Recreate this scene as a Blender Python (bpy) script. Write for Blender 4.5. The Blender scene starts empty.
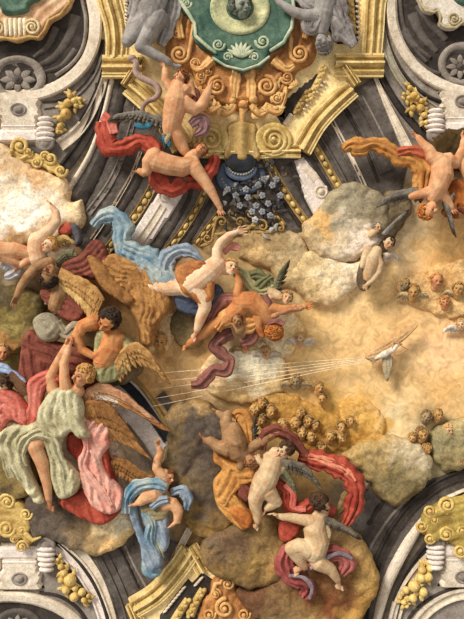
import bpy, math, random
import numpy as np
from mathutils import Vector, noise as mnoise, geometry as mgeo
PI = math.pi
S = 0.025            # metres per pixel of the frame, on the ceiling
ZC = 20.0            # height of the painted ceiling above the floor
CAMZ = 1.6
D = ZC - CAMZ
COL = bpy.context.scene.collection
rnd = random.Random(5)

# ---------------------------------------------------------------- colour
def lin(c):
    c = c / 255.0
    return c / 12.92 if c <= 0.04045 else ((c + 0.055) / 1.055) ** 2.4
def L(c): return (lin(c[0]), lin(c[1]), lin(c[2]), 1.0)

_m = {}
KIND = {  # noise scale, detail contrast, bump strength, bump scale, roughness, metallic
    'stone': (1.6, .32, .5, 10, .85, 0), 'gold': (2.2, .36, .3, 12, .55, 0.0), 'cloth': (1.7, .38, .3, 9, .8, 0),
    'skin': (2.5, .22, .14, 12, .7, 0), 'cloud': (1.3, .46, .6, 7, .95, 0), 'feather': (3.5, .40, .35, 18, .8, 0),
    'hair': (6, .40, .3, 25, .8, 0), 'sky': (.75, .34, .35, 6, .95, 0)}
def M(kind, c1, c2=None):
    """fresco pigment over plaster: two tones mixed by noise, a fine speckle, relief bump; vertex tint 'Col' multiplies it"""
    def soft(c, f):
        g = .35 * c[0] + .5 * c[1] + .15 * c[2]; return tuple(g + (v - g) * f for v in c)
    f_ = {'cloth': .86, 'skin': .84, 'gold': .86, 'hair': .85, 'feather': .88}.get(kind, 1)
    key = (kind, tuple(c1), tuple(c2) if c2 else None)
    if key in _m: return _m[key]
    sc, con, bs, bsc, ro, me = KIND[kind]
    if c2 is None: c2 = tuple(max(0, min(255, int(v * f))) for v, f in zip(c1, (.80, .76, .70)))
    m = bpy.data.materials.new(kind); m.use_nodes = True
    nt = m.node_tree; N = nt.nodes; K = nt.links
    b = N['Principled BSDF']; b.inputs['Roughness'].default_value = ro; b.inputs['Metallic'].default_value = me
    b.inputs['Specular IOR Level'].default_value = .18 if kind != 'gold' else .45
    g = N.new('ShaderNodeNewGeometry')
    n1 = N.new('ShaderNodeTexNoise'); n1.inputs['Scale'].default_value = sc; n1.inputs['Detail'].default_value = 6; n1.inputs['Roughness'].default_value = .62
    n1.inputs['Distortion'].default_value = .8
    K.new(g.outputs['Position'], n1.inputs['Vector'])
    r1 = N.new('ShaderNodeMapRange'); r1.inputs['From Min'].default_value = .36; r1.inputs['From Max'].default_value = .66
    K.new(n1.outputs['Fac'], r1.inputs['Value'])
    mx = N.new('ShaderNodeMix'); mx.data_type = 'RGBA'
    mx.inputs[6].default_value = L(soft(c1, f_)); mx.inputs[7].default_value = L(soft(c2, f_))
    K.new(r1.outputs['Result'], mx.inputs[0])
    n2 = N.new('ShaderNodeTexNoise'); n2.inputs['Scale'].default_value = sc * (7 if kind != 'sky' else 5); n2.inputs['Detail'].default_value = 5; n2.inputs['Roughness'].default_value = .7
    n2.inputs['Distortion'].default_value = 1.2
    K.new(g.outputs['Position'], n2.inputs['Vector'])
    r2 = N.new('ShaderNodeMapRange'); r2.inputs['From Min'].default_value = .3; r2.inputs['From Max'].default_value = .7
    r2.inputs['To Min'].default_value = 1 - con; r2.inputs['To Max'].default_value = 1 + con
    K.new(n2.outputs['Fac'], r2.inputs['Value'])
    at = N.new('ShaderNodeAttribute'); at.attribute_name = 'Col'
    v1 = N.new('ShaderNodeVectorMath'); v1.operation = 'MULTIPLY'
    K.new(mx.outputs[2], v1.inputs[0]); K.new(at.outputs['Color'], v1.inputs[1])
    v2 = N.new('ShaderNodeVectorMath'); v2.operation = 'SCALE'
    K.new(v1.outputs[0], v2.inputs[0]); K.new(r2.outputs['Result'], v2.inputs['Scale'])
    K.new(v2.outputs[0], b.inputs['Base Color'])
    n3 = N.new('ShaderNodeTexNoise'); n3.inputs['Scale'].default_value = bsc; n3.inputs['Detail'].default_value = 4
    K.new(g.outputs['Position'], n3.inputs['Vector'])
    bp = N.new('ShaderNodeBump'); bp.inputs['Strength'].default_value = bs; bp.inputs['Distance'].default_value = .03
    K.new(n3.outputs['Fac'], bp.inputs['Height']); K.new(bp.outputs[0], b.inputs['Normal'])
    _m[key] = m
    return m

# ---------------------------------------------------------------- things
class Ctx:
    """a thing's frame: centre on the ceiling (px), distance h0 off the plaster (px)"""
    def __init__(s, c, h0): s.c = c; s.h0 = h0
    def loc(s):
        k = S * (1 - s.h0 * S / D)
        return ((s.c[0] - 232) * k, (s.c[1] - 309.5) * k, ZC - s.h0 * S)
    def v(s, p): return ((p[0] - s.c[0]) * S, (p[1] - s.c[1]) * S, -(p[2] - s.h0) * S)

def thing(name, label, cat, c, h0=0, group=None):
    o = bpy.data.objects.new(name, None); COL.objects.link(o)
    k = Ctx(c, h0); o.location = k.loc(); o.empty_display_size = .1
    o['label'] = label; o['category'] = cat
    if group: o['group'] = group
    k.o = o; o_ctx[o.name] = k
    return k
o_ctx = {}

class MB:
    def __init__(s): s.v = []; s.f = []; s.c = []
    def add(s, vs, fs, col=None):
        n = len(s.v); s.v += [tuple(p) for p in vs]; s.f += [tuple(i + n for i in f) for f in fs]
        s.c += ([col] * len(vs) if (col is None or isinstance(col[0], (int, float))) else list(col))
    def mesh(s, name, ctx):
        me = bpy.data.meshes.new(name)
        me.from_pydata([ctx.v(p) for p in s.v], [], s.f); me.update()
        return me
    def put(s, name, ctx, mat, parent=True, smooth=True, flip=True, label=None):
        """link as ONE object: child of the thing (parent True), of another part (parent=obj), or top-level (None)"""
        me = s.mesh(name, ctx)
        import bmesh
        bm = bmesh.new(); bm.from_mesh(me); bmesh.ops.recalc_face_normals(bm, faces=bm.faces); bm.to_mesh(me); bm.free()
        ca = me.color_attributes.new('Col', 'FLOAT_COLOR', 'POINT')
        arr = np.ones((len(me.vertices), 4), dtype=np.float32)
        for i, c in enumerate(s.c):
            if c is not None: arr[i, :3] = c[:3]
        ca.data.foreach_set('color', arr.ravel())
        if smooth: me.polygons.foreach_set('use_smooth', [True] * len(me.polygons))
        me.materials.append(mat)
        o = bpy.data.objects.new(name, me); COL.objects.link(o)
        if parent is True: o.parent = ctx.o
        elif parent is not None: o.parent = parent
        else: o.location = ctx.loc()
        if label: o['label'] = label
        return o

def solo(name, mb, mat, label, cat, c, h0=0, group=None, smooth=True):
    k = Ctx(c, h0); o = mb.put(name, k, mat, parent=None, smooth=smooth)
    o['label'] = label; o['category'] = cat
    if group: o['group'] = group
    return o
def struct(name, mb, mat, c, h0=0, smooth=True):
    k = Ctx(c, h0); o = mb.put(name, k, mat, parent=None, smooth=smooth); o['kind'] = 'structure'
    return o

# ---------------------------------------------------------------- curves
def cr(pts, step=1.5, closed=False):
    """Catmull-Rom through points of any dimension, resampled"""
    P = [np.array(p, float) for p in pts]; n = len(P); out = []
    for i in range(n if closed else n - 1):
        if closed: a, b, c, d = P[i - 1], P[i], P[(i + 1) % n], P[(i + 2) % n]
        else: a, b, c, d = P[max(i - 1, 0)], P[i], P[i + 1], P[min(i + 2, n - 1)]
        m = max(1, int(np.linalg.norm((c - b)[:2 if len(b) < 3 else 3]) / step))
        for k in range(m):
            t = k / m
            out.append(.5 * ((2 * b) + (c - a) * t + (2 * a - 5 * b + 4 * c - d) * t * t + (3 * b - a - 3 * c + d) * t ** 3))
    if not closed: out.append(P[-1])
    return np.array(out)
def poly_step(pts, step):
    P = [np.array(p, float) for p in pts]; out = []
    for i in range(len(P)):
        b, c = P[i], P[(i + 1) % len(P)]; m = max(1, int(np.linalg.norm(c - b) / step))
        for k in range(m): out.append(b + (c - b) * k / m)
    return np.array(out)
def vnoise(X, Y, sc, seed=0):
    return np.array([mnoise.noise(Vector((x * sc, y * sc, seed * 7.31))) for x, y in zip(X, Y)])

# ---------------------------------------------------------------- builders
def tube(mb, path, radii, n=8, col=None, flat=1.0):
    """capsule chain; path (x,y,h); flat squashes the height"""
    P = [np.array(p, float) for p in path]; R = list(radii)
    # hemispherical ends
    d0 = (P[0] - P[1]); d0 /= (np.linalg.norm(d0) + 1e-9); d1 = (P[-1] - P[-2]); d1 /= (np.linalg.norm(d1) + 1e-9)
    PP = [P[0] + d0 * R[0] * .95, P[0] + d0 * R[0] * .7] + P + [P[-1] + d1 * R[-1] * .7, P[-1] + d1 * R[-1] * .95]
    RR = [R[0] * .3, R[0] * .72] + R + [R[-1] * .72, R[-1] * .3]
    vs, fs = [], []; u = None
    for i, p in enumerate(PP):
        t = PP[min(i + 1, len(PP) - 1)] - PP[max(i - 1, 0)]; t /= (np.linalg.norm(t) + 1e-9)
        if u is None:
            a = np.array([0, 0, 1.0]) if abs(t[2]) < .9 else np.array([1.0, 0, 0]); u = np.cross(t, a)
        u = u - t * u.dot(t); u /= (np.linalg.norm(u) + 1e-9); w = np.cross(t, u)
        for k in range(n):
            a = 2 * PI * k / n; q = (u * math.cos(a) + w * math.sin(a)) * RR[i]
            vs.append((p[0] + q[0], p[1] + q[1], p[2] + q[2] * flat))
    for i in range(len(PP) - 1):
        for k in range(n):
            k2 = (k + 1) % n; fs.append((i * n + k, i * n + k2, (i + 1) * n + k2, (i + 1) * n + k))
    fs.append(tuple(range(n))[::-1]); fs.append(tuple((len(PP) - 1) * n + k for k in range(n)))
    mb.add(vs, fs, col)
def ball(mb, c, r, seg=12, ring=8, col=None, rot=None):
    if isinstance(r, (int, float)): r = (r, r, r)
    vs, fs = [], []
    R = np.array(rot) if rot is not None else np.eye(3)
    for i in range(ring + 1):
        th = PI * i / ring
        for k in range(seg):
            ph = 2 * PI * k / seg
            q = R @ np.array([r[0] * math.sin(th) * math.cos(ph), r[1] * math.sin(th) * math.sin(ph), r[2] * math.cos(th)])
            if i in (0, ring) and k: continue
            vs.append((c[0] + q[0], c[1] + q[1], c[2] + q[2]))
    def idx(i, k): return 0 if i == 0 else (1 + (ring - 1) * seg if i == ring else 1 + (i - 1) * seg + k % seg)
    for i in range(ring):
        for k in range(seg):
            q = []
            for a in (idx(i, k), idx(i, k + 1), idx(i + 1, k + 1), idx(i + 1, k)):
                if a not in q: q.append(a)
            fs.append(tuple(q))
    mb.add(vs, fs, col)

def pillow(mb, poly, h=0, H=4, R=6, res=2.0, fn=None, base=2, smooth=True, colfn=None, wob=0, seed=0, power=.5):
    h = max(h, .8); base = min(base, h - .5)
    """solid relief on a free outline: rises to H over R from its rim, closed underneath"""
    B = cr(poly, res, True) if smooth else poly_step(poly, res)
    if wob:
        n_ = np.array([[mnoise.noise(Vector((p[0] * .12, p[1] * .12, seed + 3.3))), mnoise.noise(Vector((p[0] * .12, p[1] * .12, seed + 9.9)))] for p in B])
        B = B + n_ * wob
    # even-odd test and distance
    x0, y0 = B.min(0); x1, y1 = B.max(0)
    gx = np.arange(x0, x1, res); gy = np.arange(y0, y1, res * .87)
    G = np.array([(x + (res / 2 if j % 2 else 0), y) for j, y in enumerate(gy) for x in gx])
    A1 = B; A2 = np.roll(B, -1, 0)
    def inside(P):
        c = np.zeros(len(P), bool)
        for a, b in zip(A1, A2):
            m = (a[1] > P[:, 1]) != (b[1] > P[:, 1])
            if abs(b[1] - a[1]) < 1e-12: continue
            c ^= m & (P[:, 0] < (b[0] - a[0]) * (P[:, 1] - a[1]) / (b[1] - a[1]) + a[0])
        return c
    def dist(P):
        d = np.full(len(P), 1e9)
        for a, b in zip(A1, A2):
            ab = b - a; t = np.clip(((P - a) @ ab) / (ab @ ab + 1e-12), 0, 1)
            d = np.minimum(d, np.hypot(*(P - (a + t[:, None] * ab)).T))
        return d
    G = G[inside(G)]
    if len(G):
        dg = dist(G); k = dg > res * .45; G = G[k]; dg = dg[k]
    else: dg = np.zeros(0)
    P = np.vstack([B, G]) if len(G) else B
    nB = len(B)
    vv, ee, ff, ov, oe, of = mgeo.delaunay_2d_cdt([Vector((float(a), float(b))) for a, b in P], [(i, (i + 1) % nB) for i in range(nB)], [], 1, 1e-5)
    V = np.array([(v.x, v.y) for v in vv]); d = dist(V); d[d < 1e-3] = 0
    t = np.clip(d / R, 0, 1); hh = h + H * (1 - (1 - t) ** 2) ** power
    if fn is not None: hh = hh + fn(V[:, 0], V[:, 1], d) * np.clip(d / 1.5, 0, 1)
    hh = np.maximum(hh, h - base + .3)
    n = len(V)
    cols = None
    if colfn is not None: cols = [tuple(c) for c in colfn(V[:, 0], V[:, 1], d)]; cols = cols + cols
    vs = [(a, b, c) for (a, b), c in zip(V, hh)] + [(a, b, h - base) for a, b in V]
    fs = [tuple(f) for f in ff] + [tuple(i + n for i in f)[::-1] for f in ff]
    cnt = {}
    for f in ff:
        for i in range(len(f)):
            a, b = f[i], f[(i + 1) % len(f)]; cnt[(a, b)] = 1
    for (a, b) in cnt:
        if (b, a) not in cnt: fs.append((a, a + n, b + n, b))
    mb.add(vs, fs, cols)

def guide_fold(guides, width=4, amp=2, seed=0, warp=2.0, sc=.05, sharp=1.0):
    """folds running parallel to guide polylines"""
    G = [cr(g, 4) for g in guides]
    def fn(X, Y, d):
        P = np.stack([X, Y], 1); best = np.full(len(P), 1e9); sg = np.zeros(len(P))
        for g in G:
            for a, b in zip(g[:-1], g[1:]):
                ab = b - a; t = np.clip(((P - a) @ ab) / (ab @ ab + 1e-9), 0, 1); q = P - (a + t[:, None] * ab); dd = np.hypot(q[:, 0], q[:, 1])
                m = dd < best; best = np.where(m, dd, best)
                sg = np.where(m, np.sign(ab[0] * q[:, 1] - ab[1] * q[:, 0]) * dd, sg)
        ph = sg + warp * vnoise(X, Y, sc, seed) * 2
        q = PI * ph / width
        w = (1 - 2 * np.abs(np.sin(q)) ** .7) if seed % 2 else (2 * np.abs(np.cos(q)) ** .6 - 1)
        w = w + .35 * np.cos(2 * PI * (ph + 1.5 * vnoise(X, Y, .12, seed + 9)) / (width * .43))
        return amp * w * (.65 + .5 * vnoise(X, Y, sc * 1.7, seed + 5))
    return fn
def lump(amp=2, sc=.08, seed=0, amp2=0, sc2=.25):
    def fn(X, Y, d):
        r = amp * vnoise(X, Y, sc, seed) * 2
        if amp2: r = r + amp2 * vnoise(X, Y, sc2, seed + 3) * 2
        return r
    return fn
def billow(size=12, amp=5, seed=0, amp2=1.0):
    """rounded puffs of cloud"""
    def fn(X, Y, d):
        out = np.zeros(len(X))
        for i, (x, y) in enumerate(zip(X, Y)):
            v = Vector((x / size, y / size, seed * 3.7))
            v = v + Vector((mnoise.noise(v * .9) * .6, mnoise.noise(v * .9 + Vector((5, 5, 5))) * .6, 0))
            dd, _ = mnoise.voronoi(v)
            out[i] = amp * (1 - min(1, dd[0]) ** 1.6) + amp2 * mnoise.noise(v * 3.1)
        return out
    return fn

def strip(mb, path, w0, w1=None, prof=((-1, 0), (-1, 1), (1, 1), (1, 0)), H=3, h=0, step=3, smooth=True, col=None, base=1.5, widths=None):
    h = max(h, .8); base = min(base, h - .5)   # moulded band along a path; prof = (across -1..1, height 0..1)
    P = cr(path, step) if smooth else np.array([p for p in path], float)
    if w1 is None: w1 = w0
    n = len(P); L_ = np.concatenate([[0], np.cumsum(np.hypot(*(P[1:] - P[:-1]).T[:2]))]); L_ /= L_[-1]
    vs, fs = [], []; pr = [(-1, None)] + list(prof) + [(1, None)]; m = len(pr)
    for i in range(n):
        a = P[max(i - 1, 0)]; b = P[min(i + 1, n - 1)]; t = (b - a)[:2]; t = t / (np.linalg.norm(t) + 1e-9); nn = np.array([-t[1], t[0]])
        w = (w0 + (w1 - w0) * L_[i]) / 2
        if widths is not None: w = np.interp(L_[i], np.linspace(0, 1, len(widths)), widths) / 2
        if not smooth and 0 < i < n - 1:
            t1 = P[i] - P[i - 1]; t1 /= np.linalg.norm(t1); t2 = P[i + 1] - P[i]; t2 /= np.linalg.norm(t2)
            c = math.sqrt(max(.15, (1 + float(t1 @ t2)) / 2)); w /= c
        for (u, hh) in pr:
            q = P[i][:2] + nn * u * w; vs.append((q[0], q[1], h - base if hh is None else h + hh * H))
    for i in range(n - 1):
        for k in range(m):
            k2 = (k + 1) % m; fs.append((i * m + k, i * m + k2, (i + 1) * m + k2, (i + 1) * m + k))
    fs.append(tuple(range(m))[::-1]); fs.append(tuple((n - 1) * m + k for k in range(m)))
    mb.add(vs, fs, col)
ROUND = [(-1, 0)] + [(-math.cos(PI * k / 8), math.sin(PI * k / 8)) for k in range(1, 8)] + [(1, 0)]
MOULD = ((-1, 0), (-1, .35), (-.86, .35), (-.8, .62), (-.62, .78), (-.45, .7), (-.4, .4), (-.2, .34), (-.16, .7), (.02, .95), (.2, 1), (.32, .8), (.36, .5), (.6, .45), (.64, .78), (.8, .82), (.84, .6), (1, .6), (1, 0))
CAVE = ((-1, 0), (-1, 1), (-.82, 1), (-.72, .55), (-.3, .28), (.3, .28), (.72, .55), (.82, 1), (1, 1), (1, 0))
CAVE2 = ((-1, 0), (-1, .9), (-.75, .9), (-.7, .45), (.55, .45), (.6, 1), (1, 1), (1, 0))

def ribbon(mb, path, nf=2, amp=1.2, dome=2.5, seed=0, nu=15, step=1.5, base=1.2, twist=.6, colfn=None):
    """cloth ribbon: path (x, y, h, halfwidth), rounded across with nf folds drifting along it"""
    P = cr(path, step); n = len(P); vs, fs, cs = [], [], []
    r = random.Random(seed); ph0 = r.random() * 6
    for i in range(n):
        a = P[max(i - 1, 0)]; b = P[min(i + 1, n - 1)]; t = (b - a)[:2]; t = t / (np.linalg.norm(t) + 1e-9); nn = np.array([-t[1], t[0]])
        ph = ph0 + twist * i * step / 8
        hw = max(.2, P[i][3]) * (1 + .13 * math.sin(i * step * .30 + ph0) + .08 * math.sin(i * step * .71 + ph0 * 2))
        sub = []
        for k in range(nu):
            u = -1 + 2 * k / (nu - 1); e = math.sqrt(max(0, 1 - u * u))
            q_ = (nf * PI * u + ph * .6 + 1.2 * math.sin(ph * .35)) / 2
            w_ = (1 - 2 * abs(math.sin(q_)) ** .7) if seed % 2 else (2 * abs(math.cos(q_)) ** .6 - 1)
            w_ += .3 * math.sin(nf * 2.6 * PI * u - ph * .9) + .35 * mnoise.noise(Vector((P[i][0] * .22, P[i][1] * .22, seed)))
            hh = P[i][2] + dome * e + amp * w_ * e * min(1, hw / 4)
            q = P[i][:2] + nn * u * hw; sub.append((q[0], q[1], hh)); cs.append(colfn(i / (n - 1), u) if colfn else None)
        q1 = P[i][:2] + nn * hw * .9; q0 = P[i][:2] - nn * hw * .9
        sub.append((q1[0], q1[1], max(.6, P[i][2] - base))); sub.append((q0[0], q0[1], max(.6, P[i][2] - base))); cs += [None, None]
        vs += sub
    m = nu + 2
    for i in range(n - 1):
        for k in range(m):
            k2 = (k + 1) % m; fs.append((i * m + k, i * m + k2, (i + 1) * m + k2, (i + 1) * m + k))
    fs.append(tuple(range(m))[::-1]); fs.append(tuple((n - 1) * m + k for k in range(m)))
    mb.add(vs, fs, cs)

def volute(mb, c, r, h=0, turns=2.2, a0=0, sgn=1, thick=.2, rise=2, lead=None, n=7):
    """spiral scroll of a rounded band; lead = extra points (x,y,h,rad) before the spiral begins"""
    pts, rad = [], []
    if lead:
        for p in lead: pts.append(p[:3]); rad.append(p[3])
    N = int(turns * 14)
    for i in range(N + 1):
        t = i / N; a = a0 + sgn * t * turns * 2 * PI; q = r * (1 - t) ** .9
        pts.append((c[0] + q * math.cos(a), c[1] + q * math.sin(a), h + rise * t)); rad.append(r * thick * (1 - .55 * t))
    tube(mb, pts, rad, n)
    ball(mb, (c[0], c[1], h + rise), r * thick * 1.1, 10, 6)
def lathe(mb, c, prof, h=0, seg=32, sx=1.0, sy=1.0, tilt=0):
    """rings (radius, height) about the height axis; sy squashes"""
    vs, fs = [], []; m = len(prof)
    for (r, z) in prof:
        for k in range(seg):
            a = 2 * PI * k / seg; vs.append((c[0] + r * sx * math.cos(a), c[1] + r * sy * math.sin(a), h + z))
    for i in range(m - 1):
        for k in range(seg):
            k2 = (k + 1) % seg; fs.append((i * seg + k, i * seg + k2, (i + 1) * seg + k2, (i + 1) * seg + k))
    fs.append(tuple(range(seg))[::-1]); fs.append(tuple((m - 1) * seg + k for k in range(seg)))
    mb.add(vs, fs)
def leaf(mb, a, b, w, h=0, H=2, curl=0, n=8, vein=True):
    """pointed leaf or feather from a to b"""
    a = np.array(a, float); b = np.array(b, float); t = b - a; ln = np.linalg.norm(t); t /= ln + 1e-9; nn = np.array([-t[1], t[0]])
    vs, fs = [], []
    for i in range(n + 1):
        s = i / n; hw = w * (math.sin(PI * min(1, s * .92 + .05)) ** .7) * (1 - .25 * s); c = a + t * ln * s + nn * curl * math.sin(PI * s)
        z = h + H * (.35 + .65 * math.sin(PI * s * .8 + .3))
        for u, zz in ((-1, -.6 * H), (-.55, .25), (0, -.25 if vein else .5), (.55, .25), (1, -.6 * H)):
            q = c + nn * hw * u; vs.append((q[0], q[1], z + (zz if abs(u) < 1 else -.45 * H)))
        vs.append((c[0], c[1], z - .8 * H))
    m = 6
    for i in range(n):
        for k in range(m):
            k2 = (k + 1) % m; fs.append((i * m + k, i * m + k2, (i + 1) * m + k2, (i + 1) * m + k))
    fs.append(tuple(range(m))[::-1]); fs.append(tuple(n * m + k for k in range(m)))
    mb.add(vs, fs)

def remeshed(mb, ctx, voxel=.55, smooth=6):
    """fuse overlapping solids into one continuous skin; returns vertices (px) and faces"""
    me = mb.mesh('tmp', ctx); o = bpy.data.objects.new('tmp', me); COL.objects.link(o)
    import bmesh
    bm = bmesh.new(); bm.from_mesh(me); bmesh.ops.recalc_face_normals(bm, faces=bm.faces); bm.to_mesh(me); bm.free()
    r = o.modifiers.new('r', 'REMESH'); r.mode = 'VOXEL'; r.voxel_size = voxel * S
    sm = o.modifiers.new('s', 'SMOOTH'); sm.factor = .5; sm.iterations = smooth
    dg = bpy.context.evaluated_depsgraph_get(); dg.update()
    ev = o.evaluated_get(dg); m2 = bpy.data.meshes.new_from_object(ev)
    V = np.empty(len(m2.vertices) * 3, np.float32); m2.vertices.foreach_get('co', V); V = V.reshape(-1, 3)
    F = [tuple(p.vertices) for p in m2.polygons]
    P = np.stack([V[:, 0] / S + ctx.c[0], V[:, 1] / S + ctx.c[1], -V[:, 2] / S + ctx.h0], 1)
    bpy.data.objects.remove(o); bpy.data.meshes.remove(me); bpy.data.meshes.remove(m2)
    return P, F
# ================================================================ the vault plaster
SKY = [  # (x, y, colour) pigments laid on the plaster
 (10,10,(80,74,66)),(60,40,(84,78,70)),(110,30,(200,190,170)),(110,110,(86,80,76)),(60,120,(170,160,145)),(100,160,(92,86,80)),(110,200,(98,92,86)),
 (150,150,(90,84,80)),(180,210,(84,76,68)),(150,220,(150,140,130)),(240,190,(88,78,66)),(300,190,(92,84,76)),(260,215,(96,84,66)),(350,130,(92,86,82)),(370,180,(96,90,86)),
 (330,160,(90,82,76)),(400,120,(120,112,102)),(440,80,(110,104,96)),(440,40,(84,74,68)),(450,130,(120,112,100)),(230,100,(232,196,130)),(300,60,(225,190,130)),
 (20,160,(205,180,145)),(30,200,(238,226,205)),(60,210,(236,218,190)),(90,230,(110,100,88)),(20,250,(190,165,130)),(10,300,(92,84,70)),(30,320,(132,116,68)),(15,340,(140,124,76)),
 (60,300,(120,84,60)),(100,270,(150,100,60)),(150,280,(178,128,80)),(140,320,(200,160,108)),(170,340,(206,170,120)),(160,370,(206,164,112)),(200,350,(204,168,116)),(150,400,(200,158,106)),
 (235,255,(172,146,104)),(255,240,(176,150,112)),(260,260,(206,172,122)),(290,250,(184,164,124)),(280,290,(205,176,128)),(300,320,(228,196,140)),(250,360,(238,222,184)),(262,370,(238,222,186)),
 (320,320,(226,190,132)),(340,340,(230,192,136)),(380,320,(232,196,142)),(420,320,(228,188,134)),(455,300,(222,180,122)),(440,250,(216,172,112)),(420,250,(220,180,124)),(400,260,(214,188,146)),
 (455,260,(206,160,100)),(400,230,(214,190,150)),(350,230,(198,180,146)),(380,290,(226,190,134)),(350,290,(230,198,146)),(450,350,(232,190,142)),(400,390,(230,194,140)),(440,390,(228,186,128)),
 (360,380,(230,196,142)),(360,400,(222,180,112)),(340,410,(210,168,92)),(300,380,(220,184,124)),(290,360,(226,190,132)),(290,410,(200,160,92)),(260,400,(206,164,98)),(320,430,(200,156,80)),(350,440,(206,160,84)),
 (380,430,(206,162,84)),(395,410,(226,204,160)),(400,440,(222,204,164)),(360,460,(190,160,104)),(330,450,(196,158,98)),(380,480,(166,152,112)),(410,470,(190,176,140)),(440,440,(150,138,104)),(455,450,(172,156,118)),
 (455,410,(214,180,128)),(420,500,(104,94,84)),(380,510,(100,92,84)),(360,490,(118,106,92)),(400,560,(100,90,80)),(440,600,(120,108,94)),(360,560,(92,84,76)),(390,600,(92,84,74)),
 (200,470,(110,98,84)),(190,440,(112,98,80)),(250,520,(130,108,70)),(160,450,(150,128,92)),(110,460,(228,210,180)),(100,480,(230,214,186)),(120,500,(226,200,158)),(130,520,(200,164,110)),
 (60,520,(96,86,76)),(50,500,(100,88,78)),(20,480,(140,126,90)),(90,530,(150,132,100)),(110,560,(92,86,80)),(130,580,(92,86,82)),(150,560,(96,92,88)),(60,580,(190,180,164)),(30,610,(100,92,80)),(100,610,(140,132,122)),
 (100,400,(210,170,120)),(120,430,(228,218,205)),(140,440,(226,216,205)),(170,600,(232,206,150)),(220,600,(200,140,70)),(260,600,(140,104,70)),(320,600,(120,84,56)),(200,550,(150,120,80))]
def skycol(X, Y):
    pts = np.array([(a, b) for a, b, c in SKY], float); cc = np.array([[min(1, lin(v) * 1.14) for v in c] for a, b, c in SKY])
    wx = X + 9 * vnoise(X, Y, .06, 1) * 2; wy = Y + 9 * vnoise(X, Y, .06, 2) * 2
    d2 = (wx[:, None] - pts[None, :, 0]) ** 2 + (wy[:, None] - pts[None, :, 1]) ** 2
    w = 1 / (d2 + 30) ** 1.9
    return (w @ cc) / w.sum(1)[:, None]

mb = MB(); nx, ny = 200, 260
gx = np.linspace(-40, 504, nx); gy = np.linspace(-40, 660, ny)
X, Y = np.meshgrid(gx, gy); X = X.ravel(); Y = Y.ravel(); C_ = skycol(X, Y)
hz = .3 * vnoise(X, Y, .05, 4) + .25 * vnoise(X, Y, .16, 5)
vs = [(x, y, z) for x, y, z in zip(X, Y, hz)]
fs = [(j * nx + i, j * nx + i + 1, (j + 1) * nx + i + 1, (j + 1) * nx + i) for j in range(ny - 1) for i in range(nx - 1)]
# top side of the vault shell, so that it has thickness
n0 = len(vs); vs += [(-40, -40, -12), (504, -40, -12), (504, 660, -12), (-40, 660, -12)]
ed = [0, nx - 1, nx * ny - 1, nx * (ny - 1)]
top = list(range(nx)); right = [j * nx + nx - 1 for j in range(ny)]; bot = [(ny - 1) * nx + i for i in range(nx)]; left = [j * nx for j in range(ny)]
fs += [tuple(top + [n0 + 1, n0]), tuple(right + [n0 + 2, n0 + 1]), tuple(bot[::-1] + [n0 + 3, n0 + 2][::-1]) , tuple(left + [n0 + 3, n0]), (n0, n0 + 1, n0 + 2, n0 + 3)]
mb.add(vs, fs, [tuple(c) for c in C_] + [(.3, .28, .25)] * 4)
ceil_ = struct('ceiling', mb, M('sky', (255, 255, 255), (240, 232, 218)), (232, 309.5), 0)

STONE_D = M('stone', (108, 99, 92), (74, 66, 60)); STONE_K = M('stone', (72, 64, 58), (46, 40, 36)); STONE_M = M('stone', (158, 147, 136), (124, 112, 102))
STONE_L = M('stone', (230, 216, 196), (198, 180, 156)); STONE_W = M('stone', (238, 226, 216), (212, 196, 184)); STONE_G = M('stone', (176, 166, 146), (140, 130, 110))
GOLD = M('gold', (226, 192, 112), (178, 138, 58)); GOLDP = M('gold', (246, 216, 142), (230, 190, 112)); GOLDO = M('gold', (234, 176, 98), (190, 122, 54)); GOLDD = M('gold', (188, 148, 72), (136, 100, 44))
GREEN = M('stone', (98, 122, 104), (46, 76, 66)); GREEN2 = M('stone', (206, 208, 176), (140, 160, 134)); YEL = M('gold', (234, 200, 112), (196, 150, 62))
CREAM = M('stone', (250, 226, 168), (240, 208, 144)); BLUEG = M('stone', (104, 118, 138), (62, 70, 84)); BLUED = M('stone', (60, 62, 68), (34, 33, 36))
_t = [0]
def trim(mb, mat, c=(232, 309.5), smooth=False, h0=2):
    _t[0] += 1; return struct('trim_%d' % _t[0], mb, mat, c, h0, smooth)
def band(path, w0, w1, mat, prof, H, h=0, smooth=True, widths=None, c=None):
    mb = MB(); strip(mb, path, w0, w1, prof, H, h, 3, smooth, widths=widths)
    p = path[len(path) // 2]; return trim(mb, mat, c or p[:2], h0=h)
def plate(poly, mat, h=0, H=1.5, smooth=False, fn=None, res=4):
    mb = MB(); pillow(mb, poly, h, H, 1.5, res, fn, smooth=smooth)
    c = np.mean(np.array(poly), 0); return trim(mb, mat, tuple(c), h0=h)

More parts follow.
